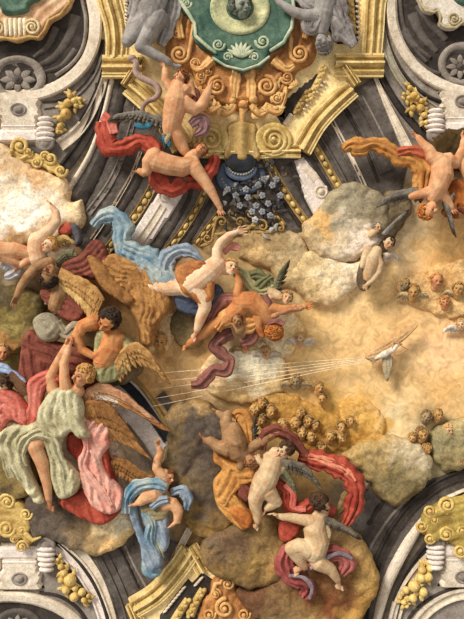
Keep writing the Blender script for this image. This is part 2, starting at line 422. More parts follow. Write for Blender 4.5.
# ---- radial ribs and stone fields of the vault (left fan) ----
plate([(112,78),(160,110),(200,150),(235,200),(200,240),(150,262),(96,262),(60,230),(70,196),(92,150)], STONE_D, 0, 1.2, fn=lump(.5,.2,3))
band([(124,84),(116,120),(102,160),(82,200),(66,222)], 9, 14, STONE_K, ROUND, 3, 1)
band([(112,80),(104,115),(92,150),(75,180),(58,200)], 5, 6, STONE_L, ROUND, 4, 1)
band([(100,84),(96,112),(84,140),(66,166),(52,184)], 8, 12, STONE_K, CAVE2, 3, 1)
band([(138,100),(128,140),(112,180),(88,214)], 5, 7, STONE_M, CAVE2, 2.5, 1)
band([(141,152),(132,175),(118,200),(103,224),(92,240)], 3.2, 4, STONE_L, CAVE, 3, 1)
band([(148,160),(138,184),(122,210),(104,236)], 6, 7, STONE_K, ROUND, 2, 1)
def egg_band(path, w, n, label, h=1):
    """gilded moulding with a row of eggs"""
    P = cr(path, 1); c = P[len(P) // 2]
    k = thing('gilded_moulding', label, 'moulding', tuple(c), h + 1, 'gilded egg mouldings running down the ribs')
    mb = MB(); strip(mb, path, w, w, CAVE, 3.2, h); mb.put('channel', k, GOLDD, smooth=False)
    mb = MB()
    for i in range(n):
        p = P[int((i + .5) * (len(P) - 1) / n)]; q = P[min(len(P) - 1, int((i + .5) * (len(P) - 1) / n) + 1)]
        a = math.atan2(q[1] - p[1], q[0] - p[0]); R = [[math.cos(a), -math.sin(a), 0], [math.sin(a), math.cos(a), 0], [0, 0, 1]]
        ball(mb, (p[0], p[1], h + 2), (len(P) / n * .42, w * .3, 2.2), 10, 6, rot=R)
    mb.put('egg_ornament', k, GOLD)
egg_band([(158,176),(148,196),(134,218),(114,242),(104,254)], 9, 11, 'gilded egg moulding curving down between the red cloth and the blue cloth')
egg_band([(206,190),(196,210),(182,232),(166,252)], 7, 8, 'gilded egg moulding just right of the white scrolled pilaster')
egg_band([(222,210),(208,228),(196,244)], 6, 5, 'short gilded egg moulding above the raised arm of the blue-draped woman')
egg_band([(266,158),(280,184),(294,206),(310,228)], 8, 10, 'gilded egg moulding left of the right-hand pilaster')
egg_band([(258,190),(270,206),(284,226)], 5, 6, 'thin gilded moulding beside the silver flowers')
egg_band([(312,142),(324,162),(338,186),(344,196)], 8, 8, 'gilded egg moulding right of the right-hand pilaster')
egg_band([(181,545),(176,556),(168,572)], 8, 4, 'short gilded moulding below the falling angel in blue')

band([(214,196),(202,218),(186,242),(170,262)], 7, 9, STONE_K, ROUND, 2, 1)
band([(188,182),(190,196),(176,222),(158,250)], 5, 6, STONE_K, ROUND, 2, 1)
# white pilaster, left
def pilaster(poly, vc, vr, inner, label):
    c = tuple(np.mean(np.array(poly), 0)); k = thing('pilaster', label, 'pilaster', c, 4)
    mb = MB(); pillow(mb, poly, 1, 4, 1.2, 3, smooth=False); mb.put('shaft', k, STONE_W, smooth=False)
    mb = MB(); strip(mb, inner, 7, 8, CAVE, 1.6, 4.6, base=.5); mb.put('panel', k, STONE_L, smooth=False)
    mb = MB(); lathe(mb, vc, [(vr, -1), (vr, 1.6), (vr * .8, 2), (vr * .72, .8), (vr * .5, .8), (vr * .45, 2.2), (vr * .25, 3.4), (0.1, 3.8)], 4.4, 24); mb.put('rosette', k, STONE_L)
pilaster([(160,188),(184,184),(186,190),(168,220),(146,250),(128,262),(118,256),(136,226)], (165,196), 6.5, [(163,206),(152,224),(138,244)], 'white stone pilaster with a round boss, below the red cloth')
pilaster([(294,160),(304,156),(328,186),(334,200),(326,214),(316,222),(304,198)], (321,192), 6.5, [(306,168),(316,180)], 'white stone pilaster with a round boss, right of the blue urn')
# right fan
plate([(300,156),(320,128),(358,88),(376,76),(410,150),(400,200),(350,215),(290,235),(250,215),(240,160)], STONE_D, 0, 1.2, fn=lump(.5,.2,8))
band([(330,118),(344,144),(356,168),(366,190)], 4, 4, STONE_L, CAVE, 3, 1)
band([(322,132),(336,156),(350,182)], 10, 10, STONE_D, CAVE2, 3, 1)
band([(318,132),(330,152),(346,180)], 3, 3, STONE_K, ROUND, 3, 1)
band([(306,150),(320,174),(334,196)], 5, 5, STONE_K, ROUND, 3, 1)
band([(288,164),(302,190),(318,220)], 8, 8, STONE_K, CAVE2, 3, 1)
band([(276,190),(288,208),(300,226)], 5, 5, STONE_K, ROUND, 3, 1)
band([(350,102),(362,122),(374,146),(386,172)], 12, 14, STONE_D, CAVE2, 3.4, 1)
band([(362,96),(374,118),(386,142),(396,164)], 2, 3, STONE_M, ROUND, 2.4, 1)
band([(344,108),(356,130),(368,156),(378,182)], 4, 4, STONE_K, ROUND, 2.5, 1)
band([(374,76),(386,104),(400,134),(412,160)], 3, 12, STONE_L, CAVE2, 3.4, 1)
# ---- top-left oculus ----
plate([(-20,-20),(88,-20),(92,30),(86,62),(62,84),(30,92),(-20,92)], STONE_K, 0, 1, fn=lump(.6,.15,2))
band([(90,-20),(93,0),(96,20),(94,44),(84,66),(64,84),(40,94),(14,97),(-20,97)], 13, 13, STONE_L, ((-1,0),(-1,.8),(-.8,1),(.5,.8),(.6,.4),(1,.3),(1,0)), 6, 1)
band([(78,-20),(82,0),(86,20),(84,44),(74,62),(56,76)], 4, 4, STONE_M, ROUND, 3, 1)
mb = MB(); lathe(mb, (18,78), [(28,0),(28,3.5),(24,4.5),(21,3),(19,1),(0.1,.6)], .5, 40, 1, .78); trim(mb, STONE_M, (18,78), True)
def rosette(c, r, sy, label, n=8):
    k = thing('carved_rosette', label, 'rosette', c, 3)
    mb = MB(); lathe(mb, c, [(r, 0), (r * .9, 1.5), (r * .4, .8), (0.1, .8)], 1, 28, 1, sy); mb.put('dish', k, STONE_K)
    mb = MB()
    for i in range(n):
        a = 2 * PI * i / n; leaf(mb, (c[0] + r * .22 * math.cos(a), c[1] + r * .22 * sy * math.sin(a)), (c[0] + r * .92 * math.cos(a), c[1] + r * .92 * sy * math.sin(a)), r * .24, 2, 2.6)
    mb.put('petal', k, STONE_M); mb = MB(); ball(mb, (c[0], c[1], 4), (r * .26, r * .24, 2.4), 12, 8); ball(mb, (c[0], c[1], 6), (r * .12, r * .12, 1.6), 10, 6); mb.put('boss', k, STONE_D)
rosette((18,80), 19, .72, 'dark carved stone rosette in the upper left oculus')
for p, w in (([(40,66),(56,56),(70,36),(76,16)], 12), ([(46,72),(62,66),(76,50)], 7), ([(34,58),(48,46),(56,28)], 9)):
    band(p, w * .5, w, STONE_D, ROUND, 3, .6)
# spandrel, volute clasp and roundel below that oculus
plate([(-20,98),(30,100),(64,92),(90,72),(104,44),(108,70),(98,110),(84,146),(64,184),(50,160),(-20,160)], STONE_M, 0, 1.4)
band([(103,40),(98,66),(84,88),(64,102),(44,106)], 3, 8, STONE_K, CAVE2, 2.4, 1)
band([(110,58),(103,86),(92,112),(78,132),(60,146)], 5, 13, STONE_L, CAVE2, 4, 1)
band([(106,52),(100,80),(90,104),(80,122)], 1.5, 3, STONE_K, ROUND, 5, 1.5)
def clasp(flip_y, cx, cy, label, mir=1):
    """white stone bracket with roundel and paired volutes"""
    f = -1 if flip_y else 1
    def q(x, y): return (cx + mir * x, cy + f * y)
    k = thing('stone_bracket', label, 'bracket', (cx, cy), 5)
    mb = MB(); pillow(mb, [q(-24,-9),(q(-14,-11)),q(0,-10),q(14,-11),q(24,-9),q(20,-2),q(22,6),q(18,12),q(19,14),q(20,36),q(-20,36),q(-19,14),q(-18,12),q(-22,6),q(-20,-2)], 2, 5, 1.5, 3, smooth=False); mb.put('plate', k, STONE_L, smooth=False)
    mb = MB(); pillow(mb, [q(-17,17),q(17,17),q(17,20),q(-17,20)], 6.8, 1, .6, 2, smooth=False); pillow(mb, [q(-19,22),q(19,22),q(20,34),q(-20,34)], 6.8, 1.6, 1, 3, smooth=False); mb.put('ledge', k, STONE_W, smooth=False)
    mb = MB(); lathe(mb, q(0,2), [(8,-1),(8,1.4),(7,2),(6,.8),(4.4,.8),(4,2.4),(2,3.2),(.1,3.4)], 6.6, 24, 1, .8); mb.put('roundel', k, STONE_M)
    for s in ((1,) if mir else (1, -1)):
        mb = MB()
        for i, (dy, rr) in enumerate(((12,7.5),(17,8.5),(22,9),(27,9.5),(32,9.5))):
            c = q(27, dy); ball(mb, (c[0], c[1], 8), (rr, 3, 6), 16, 8)
        mb.put('drum', k, STONE_L if i % 2 else STONE_W)
        mb = MB(); c = q(27, 36); lathe(mb, c, [(9,-3),(9.6,1),(7.5,2.4),(5,1),(4,2.4),(.1,2.8)], 9, 24, 1, .85); mb.put('volute_end', k, STONE_M)
    if mir == 1:
        mb = MB(); c = q(-27, 22); pillow(mb, [q(-34,10),q(-20,10),q(-20,34),q(-34,34)], 3, 5, 5, 3); mb.put('drum', k, STONE_L)
clasp(False, 19, 108, 'white stone bracket with roundel below the upper left oculus')
clasp(True, 20, 580, 'white stone bracket with roundel above the lower left oculus')
clasp(False, 462, 100, 'white stone bracket with roundel below the upper right oculus', -1)
clasp(True, 462, 578, 'white stone bracket at the right edge above the lower right oculus', -1)

def swag(pts, label, small=.0):
    """gilded hanging bunch of fruit and leaves"""
    c = tuple(np.mean(np.array([p[:2] for p in pts]), 0)); k = thing('fruit_swag', label, 'garland', c, 8, 'gilded fruit swags beside the oculi')
    r = random.Random(int(c[0]))
    a, b = np.array(pts[0][:2]), np.array(pts[-1][:2])
    pts = [(x, y, q * 1.28) for x, y, q in pts]
    for i in range(30):
        p = pts[r.randrange(len(pts))]; an = r.random() * 2 * PI; rr = p[2] * 1.35
        mb = MB(); leaf(mb, (p[0], p[1]), (p[0] + math.cos(an) * (rr + 4), p[1] + math.sin(an) * (rr + 4)), 2.4, 5, 2.6, curl=1); mb.put('leaf', k, GOLD if i % 3 else YEL)
    for i, p in enumerate(pts):
        mb = MB(); ball(mb, (p[0], p[1], 8), p[2], 14, 10); ball(mb, (p[0] + p[2] * .2, p[1] + .3, 8 + p[2]), p[2] * .18, 6, 4); mb.put('fruit', k, YEL)
swag([(70,96,2.4),(74,101,2.6),(68,103,3.4),(63,108,2.6),(66,114,4.4),(60,118,2.6),(76,106,2),(60,126,2.4),(58,132,1.6),(80,99,1.6)], 'gilded swag of fruit right of the upper left bracket')
swag([(58,560,1.6),(61,567,2.6),(64,573,3.2),(70,580,5),(61,580,2.6),(66,590,3.2),(75,588,2.6),(74,597,3.6),(82,592,3.2),(84,600,2.4),(88,596,1.8)], 'gilded swag of fruit right of the lower left bracket')
swag([(410,88,2.2),(414,96,3.2),(409,98,2),(417,98,2.6),(420,108,3.2),(413,108,2.6),(424,115,2.4),(426,122,1.8),(421,101,2.2),(404,94,1.6)], 'gilded swag of fruit left of the upper right bracket')
swag([(430,568,3),(422,570,3.2),(421,578,3.6),(428,577,3.6),(414,586,4.4),(423,592,3.6),(406,590,2.8),(413,598,3.2),(404,602,2.4),(400,597,2),(407,606,1.8)], 'gilded swag of fruit left of the lower right bracket')

# ---- top-right oculus ----
plate([(394,-20),(484,-20),(484,96),(440,86),(412,66),(396,30)], STONE_K, 0, 1, fn=lump(.6,.15,12))
band([(391,-20),(391,0),(393,26),(402,50),(418,70),(438,84),(462,92),(484,94)], 11, 12, STONE_L, ((-1,0),(-1,.3),(-.5,.8),(.8,1),(1,.8),(1,0)), 6, 1)
band([(400,-20),(400,0),(403,24),(412,46),(426,62)], 4, 4, STONE_D, ROUND, 3, 1)
mb = MB(); lathe(mb, (462,64), [(24,0),(24,3),(20,4),(17,2),(16,1),(.1,.6)], .5, 40, 1, .9); trim(mb, STONE_M, (462,64), True)
rosette((460,67), 15, .9, 'dark carved stone rosette in the upper right oculus')
for p, w in (([(412,14),(420,34),(436,52)], 12), ([(404,30),(414,46),(430,58)], 9), ([(420,4),(432,24),(446,40)], 14), ([(414,60),(428,70),(440,74)], 7)):
    band(p, w, w * .5, STONE_D, ROUND, 3, .6)
plate([(374,20),(388,20),(400,56),(426,86),(484,104),(484,150),(440,150),(412,138),(388,100),(372,60)], STONE_M, 0, 1.2)
band([(380,16),(384,44),(396,74),(416,98),(446,118)], 7, 9, STONE_G, CAVE2, 4, 1)
band([(384,22),(390,48),(404,74),(424,94),(446,104)], 3, 4, STONE_K, ROUND, 3, 2)
band([(374,52),(382,78),(398,106),(418,130),(434,144)], 5, 8, STONE_K, CAVE2, 4, 1)

# ---- bottom-left oculus ----
plate([(-20,600),(30,598),(66,610),(90,640),(-20,640)], STONE_K, 0, 1)
band([(-20,598),(10,596),(36,599),(60,608),(78,622),(86,640)], 11, 12, STONE_L, ((-1,0),(-1,.6),(-.6,1),(.5,.9),(.6,.4),(1,.3),(1,0)), 6, 1)
mb = MB(); lathe(mb, (18,626), [(24,0),(24,3),(20,4),(17,2),(.1,.6)], .5, 40, 1, .75); trim(mb, STONE_D, (18,626), True)
rosette((18,626), 15, .8, 'dark carved stone rosette in the lower left oculus')
plate([(-20,545),(64,540),(96,560),(112,590),(124,640),(90,640),(66,606),(30,592),(-20,592)], STONE_M, 0, 1.2)
band([(40,592),(60,596),(78,608),(90,626)], 3, 5, STONE_K, ROUND, 3, 1)
band([(56,546),(76,566),(92,590),(102,616),(106,640)], 9, 7, STONE_W, CAVE2, 4, 1)
band([(52,540),(72,554),(88,574),(102,600),(110,630)], 5, 5, STONE_K, ROUND, 3.4, 1)
band([(62,536),(84,556),(100,580),(112,612),(118,640)], 12, 5, STONE_L, CAVE2, 3.6, 1)
plate([(96,548),(130,530),(190,545),(176,570),(128,606),(136,640),(122,640),(110,590)], STONE_D, 0, 1.2, fn=lump(.5,.2,4))
band([(100,548),(112,570),(124,598),(132,625)], 9, 9, STONE_D, CAVE2, 3, 1)
band([(116,540),(126,560),(138,586)], 3, 3, STONE_K, ROUND, 3, 1)
band([(125,545),(135,566),(146,586)], 3, 3, STONE_M, ROUND, 2, 1)
band([(160,384+10),(172,410),(186,432)], 10, 8, STONE_D, CAVE2, 3, 1)
# rib seen between the brown wings (left centre)
plate([(112,372),(140,384),(168,432),(184,452),(172,478),(150,462),(128,440),(108,410)], STONE_W, 0, 1.2)
band([(116,376),(136,394),(152,416),(168,440)], 9, 9, BLUED, CAVE2, 3, 1)
band([(128,372),(146,392),(162,416),(172,434)], 5, 5, GOLDD, ROUND, 3, 1)
band([(126,424),(142,446),(154,468)], 5, 8, STONE_M, CAVE2, 3, 1)
# ribs right of the falling angel
band([(190,528),(182,544),(176,560)], 7, 7, STONE_L, CAVE2, 3, 2)

# ---- bottom-right oculus ----
plate([(350,640),(340,560),(356,490),(400,486),(484,466),(484,500),(440,510),(400,560),(376,640)], STONE_D, 0, 1.2, fn=lump(.5,.2,9))
band([(484,470),(450,478),(424,494),(400,520),(380,556),(366,600),(360,640)], 10, 10, STONE_K, CAVE2, 3.5, 1)
band([(420,488),(396,510),(374,540),(358,575)], 3, 4, STONE_M, ROUND, 2.4, 1)
band([(376,472),(366,486),(356,500)], 3, 3, STONE_M, ROUND, 2.4, 1)
band([(388,496),(378,508),(368,524)], 5, 5, STONE_K, ROUND, 2.4, 1)
band([(484,484),(458,492),(436,506),(416,530),(398,560),(384,592),(372,640)], 3, 4, STONE_L, ROUND, 5, 1, widths=[3,4,8,12,12,10,5])
band([(462,520),(440,534),(420,556),(402,584),(388,640)], 12, 6, STONE_K, CAVE2, 3.5, 1)
band([(452,544),(432,556),(414,576),(398,604),(390,640)], 14, 10, STONE_L, CAVE2, 4, 1.4)
plate([(484,560),(446,560),(420,580),(404,606),(396,640),(484,640)], STONE_M, 0, 1.2)
band([(484,584),(454,588),(430,598),(410,616),(400,640)], 4, 4, STONE_K, ROUND, 2.4, 1)
band([(484,592),(456,594),(434,604),(418,620),(410,640)], 10, 10, STONE_L, CAVE2, 5, 1)
plate([(484,600),(456,602),(434,616),(424,640),(484,640)], STONE_K, 0, 1)
# grotesque lower-left dark edge, vault ground at the far left
plate([(76,186),(96,200),(120,226),(100,250),(84,240),(70,205)], STONE_D, 0, 1.2)

# ================================================================ gilded frame above
def cream(poly, h, H=2): 
    return plate(poly, CREAM, h, H, res=5)
k = thing('gilded_surround', 'large gilded moulded frame around the green shield at the top', 'frame', (242, 70), 10)
mb = MB(); pillow(mb, [(112,-20),(372,-20),(372,60),(346,68),(352,84),(330,104),(312,128),(298,146),(262,150),(222,150),(188,146),(170,122),(150,104),(132,84),(140,66),(116,58)], 3, 3, 1.5, 5, smooth=False); mb.put('field', k, CREAM, smooth=False)
def fr(path, w0, w1=None, H=7, h=4, prof=MOULD, mat=GOLD, smooth=True):
    mb = MB(); strip(mb, path, w0, w1, prof, H, h, 3, smooth); m_ = mb.put('moulding', k, mat, smooth=False)
    for a, b, t in ((-1.03, -.84, .48), (.06, .24, 1.08), (.84, 1.03, .72)):  # thin pale gold strips: highlights of the moulding put into colour
        mb = MB(); strip(mb, path, w0, w1, ((a, 0), (a, t), (b, t), (b, 0)), H, h, 3, smooth); V = np.array(mb.v)
        mb = MB(); m = 6; n = len(V) // m; vs = []
        for i in range(n): vs += [tuple(q) for q in V[i * m + 1:i * m + 5]]
        fs = [(i * 4 + q, i * 4 + (q + 1) % 4, (i + 1) * 4 + (q + 1) % 4, (i + 1) * 4 + q) for i in range(n - 1) for q in range(4)] + [(3, 2, 1, 0), tuple((n - 1) * 4 + q for q in range(4))]
        mb.add(vs, fs); mb.put('highlight_fillet', k, GOLDP, m_, smooth=False)
fr([(107,-20),(110,0),(116,22),(118,42),(117,58)], 24, 20, 8, 4)
fr([(104,66),(144,66)], 22, 22, 9, 5, smooth=False)
fr([(143,60),(126,86)], 8, 8, 9, 6, smooth=False)
fr([(132,84),(150,100),(168,120),(184,146)], 24, 24, 8, 5)
fr([(381,-20),(374,0),(372,30),(370,56)], 22, 20, 8, 4)
fr([(382,65),(334,65)], 22, 22, 9, 5, smooth=False)
fr([(344,66),(356,84)], 8, 8, 9, 6, smooth=False)
fr([(300,148),(314,124),(330,106),(350,88)], 22, 20, 8, 5)
fr([(186,149),(206,149),(228,150),(256,150),(278,149),(300,149)], 14, 14, 7, 5)
for sx in (-1, 1):
    mb = MB(); c = (242 + sx * 31, 139)
    lathe(mb, c, [(17,-3),(17.5,2),(16,3.4),(14,2),(.1,2)], 9, 32, 1.05, .98); volute(mb, c, 13, 11, 2.3, PI / 2, -sx, .17, 3)
    mb.put('volute', k, GOLD)
mb = MB(); pillow(mb, [(230,122),(254,122),(257,140),(260,158),(242,161),(224,158),(227,140)], 8, 6, 4, 2, fn=lambda X, Y, d: 2.0 * np.cos((X - 242) / 9 * PI)); mb.put('keystone', k, GOLDD)
# recessed dark panels with white dentils
for s, poly, a, b in ((1, [(286,124),(300,108),(312,96),(326,74),(322,66),(300,84),(280,100),(272,112)], (303,110), (325,80)), (1, [(270,108),(284,96),(288,120),(282,126)], (284,123), (291,113)),
                      (-1, [(316,-20),(344,-20),(358,-10),(359,44),(336,44),(318,20)], (356,-6), (357,40)), (0, [(122,-20),(140,-20),(140,8),(134,30),(128,34)], (128,-8), (128,24))):
    mb = MB(); pillow(mb, poly, 5, 1.6, 1, 3, smooth=False); mb.put('recess', k, STONE_K, smooth=False)
    mb = MB(); n = 9
    for i in range(n):
        t = (i + .5) / n; x = a[0] + (b[0] - a[0]) * t; y = a[1] + (b[1] - a[1]) * t; ball(mb, (x, y, 7.6), (2.6, 1.3, 1.6), 8, 5, rot=[[.86,-.5,0],[.5,.86,0],[0,0,1]])
    mb.put('dentil', k, STONE_L)
for path in ([(308,100),(318,80),(324,66)], [(296,112),(302,100),(308,90)], [(348,-10),(350,10),(352,34)]):
    mb = MB(); strip(mb, path, 9, 7, ROUND, 4, 5.5); P = cr(path, 3)
    for i, p in enumerate(P): ball(mb, (p[0] + (1.5 if i % 2 else -1.5), p[1], 9), 2.2, 8, 5)
    mb.put('leaf_moulding', k, GOLDD if path[0][0] < 300 else GOLD)

# ---- orange scroll cartouche ----
k = thing('scroll_cartouche', 'orange gilded scrollwork mount holding the green shield', 'cartouche', (243, 62), 16)
mb = MB()
pillow(mb, [(184,-16),(174,16),(167,38),(168,58),(180,66),(192,70),(198,84),(212,96),(226,104),(243,108),(262,102),(276,96),(292,86),(296,70),(312,60),(316,42),(308,20),(300,-16)], 8, 8, 7, 2.2, fn=guide_fold([[(200,0),(186,40),(206,72),(243,96),(280,74),(300,40),(290,0)]], 11, 1.8, 3, 1.5), colfn=None)
mb.put('mount', k, M('gold', (206, 138, 62), (150, 86, 32)))
for c, r, a0, sg, ld in (((181,55),9,0,1,[(196,20,17,2.4),(193,40,17,2.6)]), ((298,54),9,PI,-1,[(284,22,17,2.4),(290,40,17,2.6)]), ((178,34),5,0,1,None), ((306,30),6,PI,-1,None),
                         ((218,86),9,-PI/2,-1,None), ((266,86),10,-PI/2,1,None), ((202,76),5,0,1,None), ((286,78),6,PI,-1,None), ((196,64),5,0,-1,None),
                         ((286,-2),9,0,1,None), ((208,72),4,0,1,None), ((189,86),5,0,-1,None), ((276,98),5,0,1,None)):
    mb = MB(); volute(mb, c, r, 17, 2.1, a0, sg, .24, 3, ld); mb.put('scroll', k, GOLDO)
for sx in (-1, 1):
    for path in ([(243+sx*6,70,17,6),(243+sx*8,85,17,5),(243+sx*8,98,16,4)], [(243+sx*30,60,17,5),(243+sx*42,70,18,4),(243+sx*50,66,17,2)], [(243+sx*62,0,16,5),(243+sx*64,20,18,5),(243+sx*60,40,18,3)], [(243+sx*22,104,15,4),(243+sx*34,110,15,4),(243+sx*40,98,14,3),(243+sx*42,86,14,2)], [(243+sx*8,104,16,3),(243+sx*16,112,15,4),(243+sx*28,106,15,2)]):
        mb = MB(); ribbon(mb, path, 1, 1.2, 3, int(path[0][0])); mb.put('acanthus_leaf', k, GOLDO if sx < 0 else M('gold', (240,186,104), (196,130,58)))
r = random.Random(4)
for i in range(34):
    a = PI * (.06 + .88 * r.random()); rr = 32 + 12 * r.random(); x = 243 - rr * 1.25 * math.cos(a); y = 72 + rr * .95 * math.sin(a); an = r.random() * 6.28
    mb = MB(); leaf(mb, (x, y), (x + 9 * math.cos(an), y + 9 * math.sin(an)), 2.6, 15, 3, curl=2); mb.put('leaf', k, M('gold', (242,196,116), (200,140,66)))
mb = MB(); ball(mb, (243,104,17), 4.5, 14, 10); ball(mb, (233,100,16), 3.4); ball(mb, (253,99,17), 4.5); tube(mb, [(243,108,15),(242,118,14),(243,128,13)], [4,2.4,1.4]); mb.put('flower', k, GOLDO)

# ---- green shield with portrait ----
k = thing('green_shield', 'green scalloped shield with a carved portrait, inside the orange scrollwork', 'shield', (238, 28), 24)
SH = [(180,-16),(184,6),(182,10),(190,16),(194,24),(193,34),(202,46),(212,50),(214,58),(224,63),(234,68),(243,71),(253,67),(262,64),(268,56),(270,50),(284,42),(292,26),(294,8),(290,-16)]
mb = MB(); pillow(mb, SH, 18, 6, 4, 2.0, smooth=True, fn=lambda X, Y, d: -2.2 * np.clip((d - 7) / 6, 0, 1)); mb.put('plate', k, GREEN)
mb = MB(); pts = [(182,2,24),(190,14,25),(196,24,25),(197,36,25),(208,46,25),(216,52,25)]; tube(mb, pts, [2,2,1.8,1.8,1.8,1.6]); pts = [(214,57,24),(226,65,25),(243,69,25),(258,64,25),(268,56,24)]; tube(mb, pts, [1.3]*5)
pts = [(270,50,25),(282,42,25),(290,28,25),(292,10,25),(290,-10,25)]; tube(mb, pts, [1.8]*5); mb.put('rim', k, GREEN2)
for c, r, a0, sg in (((219,44),6,0,1), ((262,41),7,PI,-1), ((254,56),4.5,PI,1), ((228,56),4.5,0,-1), ((188,4),5,0,1)):
    mb = MB(); volute(mb, c, r, 23, 1.8, a0, sg, .25, 2); mb.put('scroll', k, GREEN2)
mb = MB()
for a in range(-60, 61, 20): leaf(mb, (241,56), (241 + 15 * math.sin(math.radians(a)), 56 - 15 * math.cos(math.radians(a))), 2.6, 22.5, 2.6)
mb.put('shell', k, GREEN2)
mb = MB(); lathe(mb, (240,8), [(30,-2),(29,2),(26,3.4),(23,2),(20,1),(.1,.4)], 21, 40, 1, .88); mb.put('medallion', k, M('stone', (222,214,164), (166,170,130)))
shield_ctx = k

# ---- top-left cartouche in the oculus ----
k = thing('shell_cartouche', 'cream and gold scalloped cartouche with a green centre in the upper left oculus', 'cartouche', (20, 8), 12)
OR = M('gold', (222,178,128), (190,128,74))
mb = MB(); pillow(mb, [(-20,-16),(66,-16),(70,2),(60,14),(50,20),(44,30),(38,37),(28,36),(16,40),(4,37),(-8,38),(-20,30)], 5, 6, 4, 2.2, fn=guide_fold([[(70,0),(46,18),(34,34),(10,38)]], 9, 1.2, 1, 1)); mb.put('plate', k, OR)
mb = MB(); tube(mb, [(66,-12,10),(69,2,11),(60,14,11),(48,20,11),(44,30,11),(38,37,11),(28,36,11),(16,39,11),(2,37,11),(-10,38,11)], [1.8]*10); mb.put('rim', k, M('gold', (214,168,80), (160,112,44)))
for c, r, a0, sg in (((32,27),8.5,PI,1), ((-2,27),8.5,0,-1)):
    mb = MB(); volute(mb, c, r, 11, 2.2, a0, sg, .2, 3); mb.put('scroll', k, M('stone', (232,214,170), (190,150,90)))
mb = MB()
for i in range(5): x = 6 + i * 4.6; tube(mb, [(x,20,11),(x,34,11)], [2.6,1.6])
mb.put('shell', k, M('stone', (240,226,196), (206,176,120)))
mb = MB(); pillow(mb, [(-20,-16),(46,-16),(40,0),(30,5),(28,12),(10,15),(2,12),(0,5),(-10,2),(-20,2)], 11, 5, 3, 2, fn=lambda X, Y, d: -2 * np.clip((d - 4) / 4, 0, 1)); mb.put('green_panel', k, GREEN)
# top-right cartouche
k = thing('shell_cartouche', 'white and gold scalloped cartouche with a green corner in the upper right oculus', 'cartouche', (452, 6), 12)
mb = MB(); pillow(mb, [(420,-16),(421,2),(426,10),(434,12),(438,10),(441,16),(440,22),(446,27),(456,27),(464,22),(484,20),(484,-16)], 5, 6, 3, 2); mb.put('plate', k, M('stone', (228,218,204), (196,180,156)))
mb = MB(); tube(mb, [(419,-12,10),(421,2,11),(426,10,11),(434,12,11),(438,10,11),(441,16,11),(440,22,11),(446,27,11),(456,27,11),(464,21,11)], [1.5]*10); volute(mb, (454,18), 6.5, 11, 2, 0, 1, .22, 2); mb.put('rim', k, M('gold', (196,176,128), (140,118,76)))
mb = MB(); pillow(mb, [(452,-16),(452,-4),(456,2),(464,6),(484,8),(484,-16)], 11, 4, 2, 2); mb.put('green_panel', k, GREEN)

# ---- gilded shells at the lower corners and upper left scrolls ----
k = thing('gilded_shell', 'gilded shell ornament at the left edge above the lower left bracket', 'ornament', (14, 520), 14)
mb = MB(); pillow(mb, [(-20,496),(8,500),(20,502),(28,512),(32,526),(28,536),(33,541),(28,546),(24,546),(22,540),(14,542),(8,536),(-4,538),(-20,536)], 8, 7, 4, 2, fn=guide_fold([[(-10,520),(10,518),(26,524)]], 8, 1.2, 2, 1)); mb.put('shell_body', k, M('gold', (216, 178, 92), (168, 124, 50)))
for c, r, a0, sg in (((8,502),8,PI,1), ((7,528),8.5,0,1), ((22,546),6,0,-1), ((14,538),4,0,1), ((26,514),6,0,1), ((22,530),5,PI,-1)):
    mb = MB(); volute(mb, c, r, 14, 2, a0, sg, .26, 2); mb.put('scroll', k, YEL)
mb = MB(); tube(mb, [(26,534,14),(32,540,14),(40,537,14)], [3,2.4,1]); mb.put('leaf', k, YEL)
k = thing('gilded_shell', 'gilded shell ornament at the right edge above the lower right swag', 'ornament', (448, 524), 14)
mb = MB(); pillow(mb, [(484,494),(462,498),(450,500),(440,504),(430,510),(424,516),(423,524),(418,528),(422,534),(428,538),(434,545),(444,540),(450,544),(456,548),(462,556),(484,556)], 8, 7, 5, 2, fn=guide_fold([[(430,530),(446,520),(470,516)]], 9, 1.4, 4, 1)); mb.put('shell_body', k, M('gold', (198,168,72), (140,108,34)))
for c, r, a0, sg in (((447,505),8.5,PI/2,1), ((430,511),6.5,0,1), ((422,526),6,0,1), ((446,534),7.5,0,-1), ((460,550),7,0,1), ((434,520),5,PI,1), ((430,538),5.5,0,1), ((462,530),6,0,1)):
    mb = MB(); volute(mb, c, r, 14, 2, a0, sg, .26, 2); mb.put('scroll', k, YEL)
k = thing('gilded_scrollwork', 'pale gilded scrolls under the upper left bracket, above the glowing cloud', 'ornament', (38, 154), 14)
for c, r, a0, sg, ld in (((20,146),8,PI,1,[(12,150,12,2),(13,156,12,2)]), ((36,162),5,0,1,None), ((50,158),6,PI,-1,None), ((60,170),6,0,1,None), ((44,156),5,0,-1,None), ((28,152),5,0,1,[(22,158,12,2)])):
    mb = MB(); volute(mb, c, r, 11, 1.7, a0, sg, .32, 3, ld); mb.put('scroll', k, YEL)
mb = MB(); ribbon(mb, [(10,150,9,4),(18,156,9,5),(34,158,9,5),(50,164,9,6),(62,174,9,4)], 1, 1, 3, 3); mb.put('acanthus_leaf', k, YEL)

